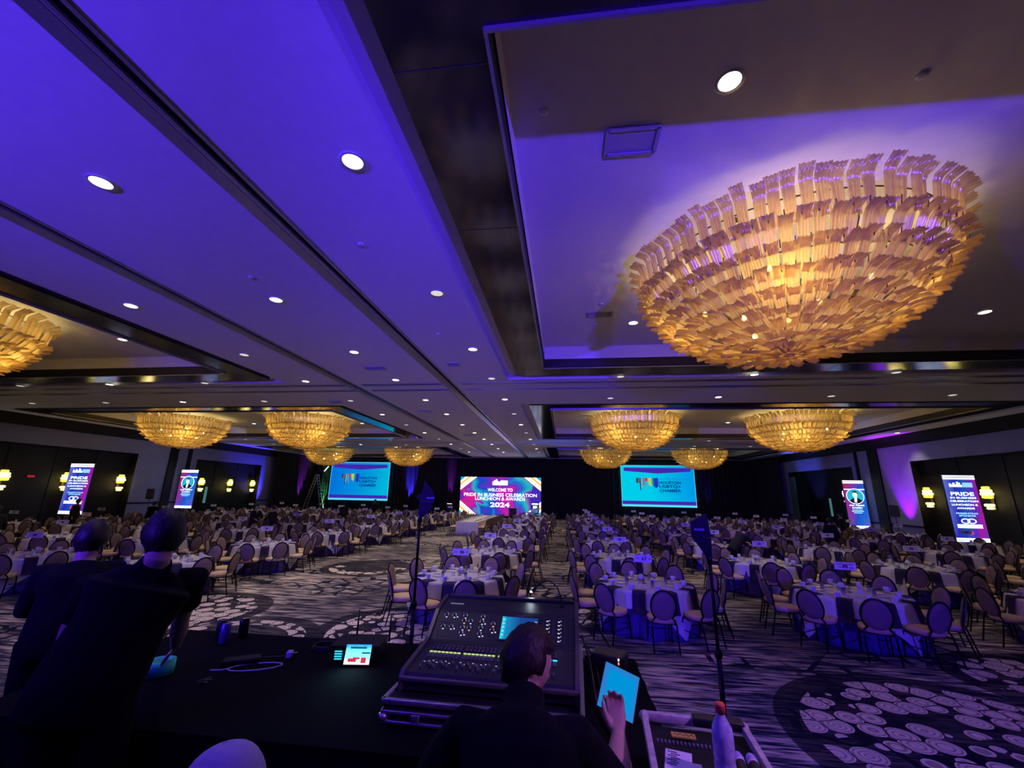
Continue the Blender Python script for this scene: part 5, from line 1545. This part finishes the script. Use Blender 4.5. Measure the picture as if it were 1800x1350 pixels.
tcase = Matrix.Translation((RC[0] + .03, RC[1] + .02, 0)) @ Matrix.Rotation(R(-5), 4, 'Z')
def onc(x, y, z=1.645): return tcase @ Vector((x, y, z))
p = onc(-.095, .09)
t = empty('paper_label', (p.x, p.y, 1.64), R(-14), 'pair of pale printed papers lying in the road case', 'paper')
mb = MB(); mb.box((0, 0, .004), (.085, .12, .003)); mb.box((.035, -.05, .007), (.07, .09, .002), mx=T(0, 0, 0, .1)); mb.build('sheet', M['card'], t)
mb = MB()
for k in range(7): mb.box((-.02 + .01 * (k % 2), .045 - k * .012, .0065), (.03, .004, .0015))
mb.build('print', M['line'], t)
p = onc(.035, .02)
t = empty('water_bottle', (p.x, p.y, 1.64), 0, 'clear plastic water bottle with red cap standing in the road case', 'bottle')
MB().lathe([(.001, 0), (.026, 0), (.032, .01), (.032, .05), (.030, .06), (.032, .07), (.032, .125), (.029, .15), (.014, .178), (.0125, .19)], 22).build('bottle_body', pbr('water_bottle_plastic', (.55, .55, .75), .12, 0, .3, 40, 0, .8), t)
MB().lathe([(.001, .215), (.014, .214), (.0155, .21), (.0155, .188), (.001, .187)], 18).build('cap', pbr('red_cap', (.75, .10, .05), .4), t)
for k, dx in ((0, .095), (1, .135)):
    p = onc(dx, .06)
    t = empty('handheld_microphone', (p.x, p.y, 1.66), R(-5), 'black handheld microphone with pale violet band, %s of two in the road case' % ('left', 'right')[k], 'microphone', 'microphones in the road case')
    MB().tube([(0, -.10, 0), (0, .035, .004)], [.011, .015], 14).build('mic_body', M['black'], t)
    MB().tube([(0, .033, .004), (0, .048, .006), (0, .062, .008), (0, .072, .009)], [.0165, .0175, .014, .004], 14).build('mic_head', pbr('violet_mic_end', (.45, .38, .7), .5), t)
    MB().tube([(0, .026, .003), (0, .034, .004)], .0168, 14).build('mic_ring', M['card'], t)
p = onc(.05, -.16)
o = MB().box((0, 0, .006), (.12, .05, .01), bev=.003).build('green_card', pbr('pale_green_card', (.25, .5, .25), .6)); o.location = (p.x, p.y, 1.645); tag(o, 'pale green card lying below the bottle in the road case', 'card')

# ================================================================== PEOPLE
def ring_at(c, ax, ay, rx, ry, n=18, e=2.3):
    out = []
    for k in range(n):
        t_ = 2 * PI * k / n; co, si = math.cos(t_), math.sin(t_)
        out.append(tuple(Vector(c) + ax * (rx * math.copysign(abs(co) ** (2 / e), co)) + ay * (ry * math.copysign(abs(si) ** (2 / e), si))))
    return out
def ellip(mb, c, ax, ay, az, a, b, d, n=14):
    rings = []
    for i in range(1, n):
        ph = PI * i / n
        rings.append([tuple(Vector(c) + ax * (a * math.sin(ph) * math.cos(2 * PI * k / 16)) + ay * (b * math.sin(ph) * math.sin(2 * PI * k / 16)) - az * (d * math.cos(ph))) for k in range(16)])
    mb.loft(rings, True)
def head_geo(mb, c, R_, F_, U_, s=1.0):
    """skull with jaw, nose, brow, ears.  R_ right, F_ forward, U_ up"""
    n, m_ = 28, 20; rings = []
    for i in range(1, m_):
        ph = PI * i / m_; v = -math.cos(ph); w_ = math.sin(ph); row = []
        for k in range(n):
            t_ = 2 * PI * k / n; x = math.sin(t_) * w_; y = math.cos(t_) * w_
            a, b, h = .076, .094, .118
            if v < -.1:                    # towards the jaw
                f_ = min(1, (-.1 - v) / .9)
                a *= 1 - .28 * f_; b *= 1 - (.05 * f_ if y > 0 else .40 * f_)
            px, py, pz = x * a, y * b, v * h
            if y > 0:
                g = lambda x0, z0, sx, sz: math.exp(-((x - x0) / sx) ** 2 - ((v - z0) / sz) ** 2)
                py += .022 * g(0, -.16, .13, .16) + .010 * g(0, -.28, .16, .07) + .010 * g(0, -.52, .30, .07) + .012 * g(0, -.82, .35, .14)
                py -= .012 * (g(.34, .02, .16, .10) + g(-.34, .02, .16, .10)) + .004 * g(0, -.66, .3, .05)
                py += .005 * g(0, .17, .6, .08)
            row.append(tuple(Vector(c) + (R_ * px + F_ * py + U_ * pz) * s))
        rings.append(row)
    mb.loft(rings, True)
    for sd in (-1, 1):
        e = Vector(c) + (R_ * (.079 * sd) + F_ * (-.006) + U_ * (-.012)) * s
        ellip(mb, e, F_, R_ * sd, U_, .019 * s, .009 * s, .033 * s, 8)
def hair_geo(mb, c, R_, F_, U_, s=1.0, length=0.0, seed=1):
    n, m_ = 40, 26; rings = []; rn = random.Random(seed)
    for i in range(1, m_):
        ph = PI * i / m_; v = -math.cos(ph); w_ = math.sin(ph); row = []
        for k in range(n):
            t_ = 2 * PI * k / n; x = math.sin(t_) * w_; y = math.cos(t_) * w_
            fr = .55 + .3 * 0            # hairline
            grow = 1.0
            lim = -.62 - length if y < -.2 else (-.22 if abs(x) > .5 and y < .25 else .42)
            if y > -.2 and y < .15: lim = -.15
            off = .016 if v > lim else -.02
            nz = .0030 * math.sin(k * 2.7 + i * .6) + .002 * math.sin(k * 5.1 - i * 1.3)
            a, b, h = .076, .094, .118
            if v < -.1:
                f_ = min(1, (-.1 - v) / .9); a *= 1 - .22 * f_; b *= 1 - (.05 * f_ if y > 0 else .32 * f_)
            q = Vector((x * a, y * b, v * h)); q += q.normalized() * (off + (nz if off > 0 else 0))
            row.append(tuple(Vector(c) + (R_ * q.x + F_ * q.y + U_ * q.z) * s))
        rings.append(row)
    mb.loft(rings, True)
def hand_geo(mb, W, d, nrm, side, curl=0.5, s=1.0, spread=.0, thumb=(.6, .5, .3), fc=None):
    """W wrist, d toward the fingers, nrm out of the palm, side = direction of the thumb"""
    W = Vector(W); d = Vector(d).normalized(); nrm = Vector(nrm).normalized(); sd = Vector(side).normalized()
    mb.loft([ring_at(W + d * (q * s), sd, nrm, a * s, b * s, 12, 2.4) for q, a, b in ((-.03, .026, .020), (0, .027, .019), (.025, .034, .017), (.06, .041, .015), (.092, .041, .0125), (.100, .036, .008))], True)
    for i, ln in enumerate((.072, .080, .074, .058)):
        b = W + (d * (.088 - .004 * abs(i - 1)) + sd * (.030 - .0205 * i)) * s
        dd = (d + sd * (.06 * (1.2 - i)) * (1 + spread)).normalized()
        c_ = curl if fc is None else fc[i]
        pts = [b]; ang = 0
        for j, fr in enumerate((.46, .30, .24)):
            ang += c_ * (0.8, 1.1, .8)[j]
            v = dd * math.cos(ang) + nrm * math.sin(ang)
            pts.append(pts[-1] + v * (ln * fr * s))
        pts.insert(0, b - dd * .02 * s)
        mb.tube(pts, [.0095 * s, .0098 * s, .0090 * s, .0082 * s, .0062 * s], 8)
    b = W + (d * .022 + sd * .026 + nrm * .004) * s
    td = (d * thumb[0] + sd * thumb[1] + nrm * thumb[2]).normalized(); t2 = (d * (thumb[0] + .3) + sd * (thumb[1] - .35) + nrm * (thumb[2] + .1)).normalized()
    mb.tube([b, b + td * .032 * s, b + td * .05 * s + t2 * .012 * s, b + td * .05 * s + t2 * .040 * s], [.015 * s, .0125 * s, .0105 * s, .0078 * s], 8)
def remesh(o, vox, smooth=2):
    m_ = o.modifiers.new('body_surface', 'REMESH'); m_.mode = 'VOXEL'; m_.voxel_size = vox; m_.use_smooth_shade = True
    if smooth:
        m_ = o.modifiers.new('soften', 'SMOOTH'); m_.factor = .5; m_.iterations = smooth
def person(loc, label, J, opts, group=None):
    """J : joints in world space relative to loc; builds one skin surface and clothing children"""
    root = empty('person', loc, 0, label, 'person', group)
    vox = opts.get('vox', .012)
    V = lambda k: Vector(J[k])
    SR, SL = V('sr'), V('sl'); ax = (SR - SL).normalized(); neck = V('neck'); pel = V('pelvis')
    up = (neck - pel).normalized(); ax = (ax - up * ax.dot(up)).normalized(); fw = up.cross(ax).normalized()
    Fh = Vector(J.get('face', tuple(fw))).normalized(); Uh = Vector(J.get('crown', (0, 0, 1))); Uh = (Uh - Fh * Uh.dot(Fh)).normalized(); Rh = Fh.cross(Uh).normalized()
    hd = V('head'); s = opts.get('hs', 1.0)
    mid = pel.lerp(neck, .5); ch = pel.lerp(neck, .76); sho = (SR + SL) / 2; cv = opts.get('bulk', 1.0)
    def torso(mb, g):
        mb.loft([ring_at(pel - up * .06, ax, fw, .155 * cv + g, .105 * cv + g), ring_at(pel + up * .04, ax, fw, .165 * cv + g, .115 * cv + g), ring_at(mid, ax, fw, .150 * cv + g, .105 * cv + g), ring_at(ch, ax, fw, .180 * cv + g, .120 * cv + g),
                 ring_at(sho - up * .015, ax, fw, .165 * cv + g, .095 * cv + g), ring_at(sho.lerp(neck, .5) + up * .005, ax, fw, .095 + g, .068 + g)], True)
    ak = opts.get('armk', 1.0)
    def arm(mb, a, b, c, g, r=(.050, .043, .038, .026), to=1.0, sleeve=False):
        A, B, C = V(a), V(b), V(c)
        if sleeve:
            E_ = A.lerp(B, to) if to <= 1 else B.lerp(C, to - 1)
            pts = [A.lerp(sho, .35), A, A.lerp(B, .5 if to > .5 else to * .5)] + ([B] if to > 1 else []) + [E_]
            rr = [r[0] + g - .016, r[0] + g - .002, r[1] * ak + g + .004] + ([r[1] + g] if to > 1 else []) + [(.030 if to > 1 else r[1] * ak) + g + .006]
        else:
            pts = [A.lerp(sho, .3), A, A.lerp(B, .5), B, B.lerp(C, .35), C]; rr = [r[0] * .9, r[0], r[1] * ak, r[2] * ak, (r[2] + .006) * ak, r[3]]
        mb.tube(pts, rr, 14)
    body = MB()
    torso(body, 0)
    body.tube([sho.lerp(neck, .3), neck, hd - Uh * .05], [.062, .056, .054], 14)
    head_geo(body, hd, Rh, Fh, Uh, s)
    arm(body, 'sr', 'er', 'wr', 0); arm(body, 'sl', 'el', 'wl', 0)
    for h, w__ in (('hr', 'wr'), ('hl', 'wl')):
        q = J[h]; hand_geo(body, V(w__), q['d'], q['n'], q['s'], q.get('curl', .35), 1.0, 0, q.get('thumb', (.6, .6, .3)), q.get('fc'))
    legs = 'kr' in J
    if legs:
        for s_, hp in (('r', 1), ('l', -1)):
            hip = pel + ax * (.09 * hp); K, A_ = V('k' + s_), V('a' + s_)
            body.tube([hip, hip.lerp(K, .5), K, K.lerp(A_, .35), A_], [.085, .07, .055, .052, .036], 12)
    b = body.build('body', M['skin'], root); remesh(b, vox)
    hr = MB(); hair_geo(hr, hd, Rh, Fh, Uh, s, opts.get('hair', 0)); 
    if opts.get('bun'): ellip(hr, hd - Fh * .09 + Uh * .02, Rh, Fh, Uh, .05, .05, .05); ellip(hr, hd - Fh * .05 - Uh * .10, Rh, Fh, Uh, .085, .06, .12)
    hr.build('hair', opts.get('hm', M['hair']), root)
    sh = MB(); torso(sh, .018 if not opts.get('suit') else .03)
    to = opts.get('sleeve', .85)
    arm(sh, 'sr', 'er', 'wr', .016, to=to, sleeve=True); arm(sh, 'sl', 'el', 'wl', .016, to=to, sleeve=True)
    if opts.get('suit'): sh.loft([ring_at(pel - up * .20, ax, fw, .195, .135), ring_at(pel + up * .02, ax, fw, .19, .14), ring_at(mid, ax, fw, .175, .13)], True)
    sh.tube([sho - up * .01, sho.lerp(neck, .55), neck + (hd - neck) * (.30 if opts.get('collar') else -.1)], [.115, .080, .068], 14)
    o = sh.build('jacket' if opts.get('suit') else 'shirt', M['suit'] if opts.get('suit') else M['shirt'], root); remesh(o, vox * 1.2, 3)
    if opts.get('suit'):
        cl = MB(); p0 = sho.lerp(neck, .4) + fw * .085
        cl.poly([tuple(p0 + ax * .035 + up * .06), tuple(p0 - ax * .035 + up * .06), tuple(ch + fw * .152)], .006, tuple(fw)); cl.build('shirt_front', M['card'], root)
    tr = MB(); tr.loft([ring_at(pel + up * .06, ax, fw, .172 * cv, .122 * cv), ring_at(pel - up * .02, ax, fw, .178 * cv, .128 * cv), ring_at(pel - up * .10, ax, fw, .165 * cv, .12 * cv)], True)
    if legs:
        for s_, hp in (('r', 1), ('l', -1)):
            hip = pel + ax * (.09 * hp); K, A_ = V('k' + s_), V('a' + s_)
            tr.tube([hip + up * .02, hip.lerp(K, .5), K, K.lerp(A_, .5), A_ + Vector((0, 0, -.02))], [.105, .09, .07, .066, .060], 14)
            f_ = V('t' + s_); so = MB(); so.tube([A_ - (f_ - A_) * .25 + Vector((0, 0, -.035)), A_ + Vector((0, 0, -.03)), A_.lerp(f_, .6) + Vector((0, 0, -.02)), f_], [(.038, .035), (.042, .045), (.044, .032), (.034, .02)], 12)
            so.build('shoe', M['shoe'], root)
    o = tr.build('trousers', M['trouser'], root); remesh(o, vox * 1.3, 2)
    return root
def rel(J, loc):
    out = {}
    for k, v in J.items():
        if isinstance(v, tuple) and k not in ('face', 'crown'): out[k] = tuple(a - b for a, b in zip(v, loc))
        else: out[k] = v
    return out
# --- seated sound operator, tablet in the right hand
loc = (-.16, 1.2, RZ)
Js = {'pelvis': (-.17, 1.24, 1.34), 'neck': (-.150, 1.67, 1.79), 'head': (-.150, 1.78, 1.880), 'sr': (.020, 1.60, 1.745), 'sl': (-.335, 1.60, 1.745),
      'er': (.165, 1.75, 1.51), 'wr': (.198, 1.99, 1.585), 'el': (-.47, 1.72, 1.53), 'wl': (-.38, 1.93, 1.47),
      'hr': {'d': (-.02, .62, .55), 'n': (-.25, -.55, .65), 's': (-.95, .05, -.25), 'fc': (.75, .7, .65, .6), 'thumb': (.9, .35, .55)}, 'hl': {'d': (.2, .95, .0), 'n': (.1, .05, -1), 's': (.95, -.2, .1), 'curl': .3},
      'kr': (.03, 1.68, 1.27), 'ar': (.03, 1.56, .83), 'tr': (.04, 1.73, .73), 'kl': (-.37, 1.68, 1.27), 'al': (-.36, 1.56, .83), 'tl': (-.37, 1.73, .73),
      'face': (.80, .52, -.36), 'crown': (0, .1, 1)}
person(loc, 'seated person in a black polo shirt with short dark hair holding a tablet', rel(Js, loc), {'vox': .0065, 'sleeve': .92, 'bulk': .96, 'armk': 1.22, 'collar': True})
t = empty('stool', (-.17, 1.2, RZ), 0, 'black stool under the seated sound operator', 'stool')
MB().lathe([(.001, .50), (.19, .50), (.20, .52), (.20, .545), (.17, .56), (.001, .56)], 24).build('seat', M['black'], t)
for k in range(4):
    a = PI / 4 + k * PI / 2; MB().tube([(.13 * math.cos(a), .13 * math.sin(a), .50), (.2 * math.cos(a), .2 * math.sin(a), 0.005)], .013, 8).build('leg', M['tube'], t)
# tablet: corners placed in space above the hand
def tablet():
    c = Vector((.222, 2.16, 1.662))
    eu = Vector((.30, .62, .72)).normalized()          # long axis, away and up
    er = Vector((.80, .02, -.22)); er = (er - eu * er.dot(eu)).normalized()
    nz = er.cross(eu).normalized()
    if nz.y > 0: nz = -nz
    mx = frame(c, er, eu, nz)
    if mx.determinant() < 0: mx = frame(c, -er, eu, nz)
    t = empty('tablet', (0, 0, 0), 0, 'tablet with plain bright blue screen held up by the operator', 'tablet')
    t.matrix_world = mx
    MB().box((0, 0, 0), (.160, .185, .007), bev=.003).build('casing', pbr('tablet_shell', (.08, .08, .09), .3), t)
    MB().box((0, 0, .0042), (.154, .179, .001)).build('screen_border', emit('tablet_border_blue', (.02, .22, .62), 1.0), t)
    MB().box((.004, .0, .0050), (.118, .138, .001)).build('screen', emit('tablet_blue', (.0, .29, .70), 1.0), t)
tablet()
# --- standing technician at the left
loc = (-1.95, 1.8, RZ)
Js = {'pelvis': (-2.06, 1.82, 1.63), 'neck': (-2.02, 2.00, 2.145), 'head': (-2.055, 2.04, 2.255), 'sr': (-1.94, 2.16, 2.04), 'sl': (-2.23, 1.89, 2.04),
      'er': (-2.08, 2.28, 1.80), 'wr': (-2.21, 2.42, 1.62), 'el': (-2.36, 1.95, 1.80), 'wl': (-2.50, 2.10, 1.58),
      'hr': {'d': (-.80, .45, -.70), 'n': (-.3, -.2, -.8), 's': (-.3, .85, .3), 'curl': .75}, 'hl': {'d': (-.3, .75, -.65), 'n': (0, -.2, -1), 's': (.9, .2, 0), 'curl': .2},
      'kr': (-1.92, 1.86, 1.20), 'ar': (-1.88, 1.80, .80), 'tr': (-1.98, 1.92, .73), 'kl': (-2.08, 1.74, 1.20), 'al': (-2.06, 1.64, .80), 'tl': (-2.16, 1.76, .73),
      'face': (-.75, .62, -.12), 'crown': (0, 0, 1)}
person(loc, 'standing person in black t-shirt with short dark hair leaning on the table', rel(Js, loc), {'vox': .007, 'sleeve': .62, 'bulk': 1.08})
# --- darker figure farther left
loc = (-3.05, 2.3, 0.0)
def standing(x, y, base, h, face=0, lean=0.0, arms='down'):
    k = h / 1.75; f = Vector((-math.sin(face), math.cos(face), 0)); r_ = Vector((math.cos(face), math.sin(face), 0)); Z = Vector((0, 0, 1))
    P = lambda a, b, c: tuple((r_ * a + f * b + Z * c) * k)
    J = {'pelvis': P(0, 0, .95), 'neck': P(0, .03 + lean, 1.49 - lean * .45), 'head': P(0, .05 + lean * 1.25, 1.635 - lean * .55), 'sr': P(.18, .02 + lean * .9, 1.42 - lean * .42), 'sl': P(-.18, .02 + lean * .9, 1.42 - lean * .42),
         'kr': P(.10, .03, .50), 'kl': P(-.10, .0, .50), 'ar': P(.11, -.02, .09), 'al': P(-.11, -.05, .09), 'tr': P(.13, .15, .03), 'tl': P(-.13, .12, .03),
         'face': tuple(f - Z * (.1 + lean * .6)), 'crown': (0, 0, 1)}
    if arms == 'down':
        J.update({'er': P(.25, .0 + lean * .8, 1.13 - lean * .3), 'wr': P(.25, .10 + lean * .9, .89 - lean * .2), 'el': P(-.25, .0 + lean * .8, 1.13 - lean * .3), 'wl': P(-.25, .10 + lean * .9, .89 - lean * .2)})
        hd_ = {'d': tuple(f * .2 - Z), 'n': tuple(-r_ * .5), 's': tuple(f), 'curl': .3}
    else:
        J.update({'er': P(.26, .14 + lean, 1.16 - lean * .4), 'wr': P(.14, .38 + lean, 1.10 - lean * .4), 'el': P(-.26, .14 + lean, 1.16 - lean * .4), 'wl': P(-.12, .38 + lean, 1.08 - lean * .4)})
        hd_ = {'d': tuple(f - Z * .3), 'n': tuple(-Z), 's': tuple(r_), 'curl': .4}
    J['hr'] = hd_; J['hl'] = hd_
    return J
person((-3.10, 2.52, RZ), 'dark haired person in black left of the leaning person', standing(0, 0, 0, 1.60, .7, .10, 'front'), {'vox': .012, 'sleeve': 1.6, 'hair': .35, 'hs': .95})
# --- person under the pale cap, only the cap shows at the bottom edge
loc = (-.66, .74, RZ); CO = (-.26, .46, -.20)
Jc = {'pelvis': (-.68, .50, 1.30), 'neck': (-.66, .72, 1.75), 'head': (-.65, .78, 1.88), 'sr': (-.48, .70, 1.72), 'sl': (-.84, .72, 1.72), 'er': (-.42, .80, 1.46), 'wr': (-.50, 1.00, 1.40), 'el': (-.90, .82, 1.46), 'wl': (-.80, 1.02, 1.40),
      'hr': {'d': (-.3, .9, 0), 'n': (0, 0, -1), 's': (-1, 0, 0), 'curl': .5}, 'hl': {'d': (.3, .9, 0), 'n': (0, 0, -1), 's': (1, 0, 0), 'curl': .5},
      'kr': (-.55, .92, 1.22), 'ar': (-.55, .86, .80), 'tr': (-.55, 1.02, .73), 'kl': (-.81, .92, 1.22), 'al': (-.81, .86, .80), 'tl': (-.81, 1.02, .73), 'face': (-.80, .45, -.25), 'crown': (0, 0, 1)}
r_ = person(tuple(a + b for a, b in zip(loc, (CO[0], CO[1], 0))), 'seated person in black with a pale lilac cap at the bottom edge', rel({k: (tuple((v[0], v[1], v[2] + CO[2] * (v[2] > 1.0))) if isinstance(v, tuple) and k not in ('face', 'crown') else v) for k, v in Jc.items()}, loc), {'vox': .012, 'sleeve': 1.5})
cp = MB(); hc = Vector((-.65, .78, 1.88 + CO[2])) - Vector(loc); Fc = Vector((-.80, .45, -.22)).normalized(); Rc = Fc.cross(Vector((0, 0, 1))).normalized(); Uc = Rc.cross(Fc)
rings = []
for i in range(9):
    ph = PI / 2 * i / 8.2; rings.append(ring_at(hc + Uc * (.030 + .112 * math.sin(ph)), Rc, Fc, .100 * math.cos(ph) ** .8 + .002, .116 * math.cos(ph) ** .8 + .002, 28, 2.0))
cp.loft(rings, True)
cp.build('cap_crown', M['cap'], r_)
bp = MB(); rows = []
for i in range(7):
    row = []
    for k in range(13):
        a = -1 + k / 6; v = i / 6
        x = a * .085 * (1 - .12 * v); y = .085 + .085 * v * math.sqrt(max(0, 1 - (a * .8) ** 2)) ; z = .032 - .030 * a * a - .012 * v
        row.append(tuple(hc + Rc * x + Fc * y + Uc * z))
    rows.append(row)
bp.loft(rows, True, False, closed=False); bp.loft([[tuple(Vector(q) + Uc * .003) for q in r] for r in rows], True, False, closed=False)
bp.build('cap_brim', M['cap'], r_)
MB().lathe([(.007, 0), (.005, .004), (.001, .005)], 10, mx=frame(hc + Uc * .141, Rc, Fc, Uc)).build('cap_button', M['cap'], r_)
t = empty('stool', (-.68 + CO[0], .46 + CO[1], RZ), 0, 'black stool under the person wearing the pale cap', 'stool')
MB().lathe([(.001, .42), (.18, .42), (.19, .44), (.19, .46), (.16, .475), (.001, .475)], 20).build('seat', M['black'], t)
for k in range(4):
    a = PI / 4 + k * PI / 2; MB().tube([(.12 * math.cos(a), .12 * math.sin(a), .42), (.19 * math.cos(a), .19 * math.sin(a), 0.005)], .013, 8).build('leg', M['tube'], t)
# --- staff among the tables
staff = [((-24.4, 19.0), 1.80, -1.2, 0, 'down', True, 'standing person in dark suit before the near left banner'),
         ((-22.9, 21.6), 1.72, .3, .15, 'front', False, 'person in black under the left wall loudspeaker, hands together'),
         ((-14.5, 18.9), 1.78, -2.0, .05, 'front', True, 'person in dark suit facing right, left of a pair talking'),
         ((-13.45, 18.85), 1.74, 1.6, .05, 'front', True, 'person in dark suit seen from behind, right of the pair'),
         ((5.45, 15.2), 1.76, -1.2, .34, 'front', True, 'person in black bending over a table right of the antenna paddle'),
         ((-19.2, 12.6), 1.78, 0.9, .05, 'down', True, 'dark clothed person standing at the far left edge'),
         ((-15.4, 15.3), 1.66, 2.8, .1, 'down', True, 'dark person before the foot of the far left banner'),
         ((-14.1, 26.4), 1.70, 0.4, 0, 'down', True, 'small far person in dark suit below the left screen'),
         ((-15.5, 34.0), 1.76, 0.4, 0, 'down', True, 'small silhouette at lower right corner of the left screen'),
         ((11.1, 20.1), 1.70, -.8, 0, 'down', True, 'far person in black near the right wall, left of two'),
         ((14.9, 25.8), 1.74, .8, 0, 'down', True, 'far person in black near the right wall, right of two')]
for (p, h, fc, ln_, ar, su, lab) in staff:
    person((p[0], p[1], 0), lab, standing(0, 0, 0, h, fc, ln_, ar), {'vox': .022, 'sleeve': 1.8, 'suit': su}, None)
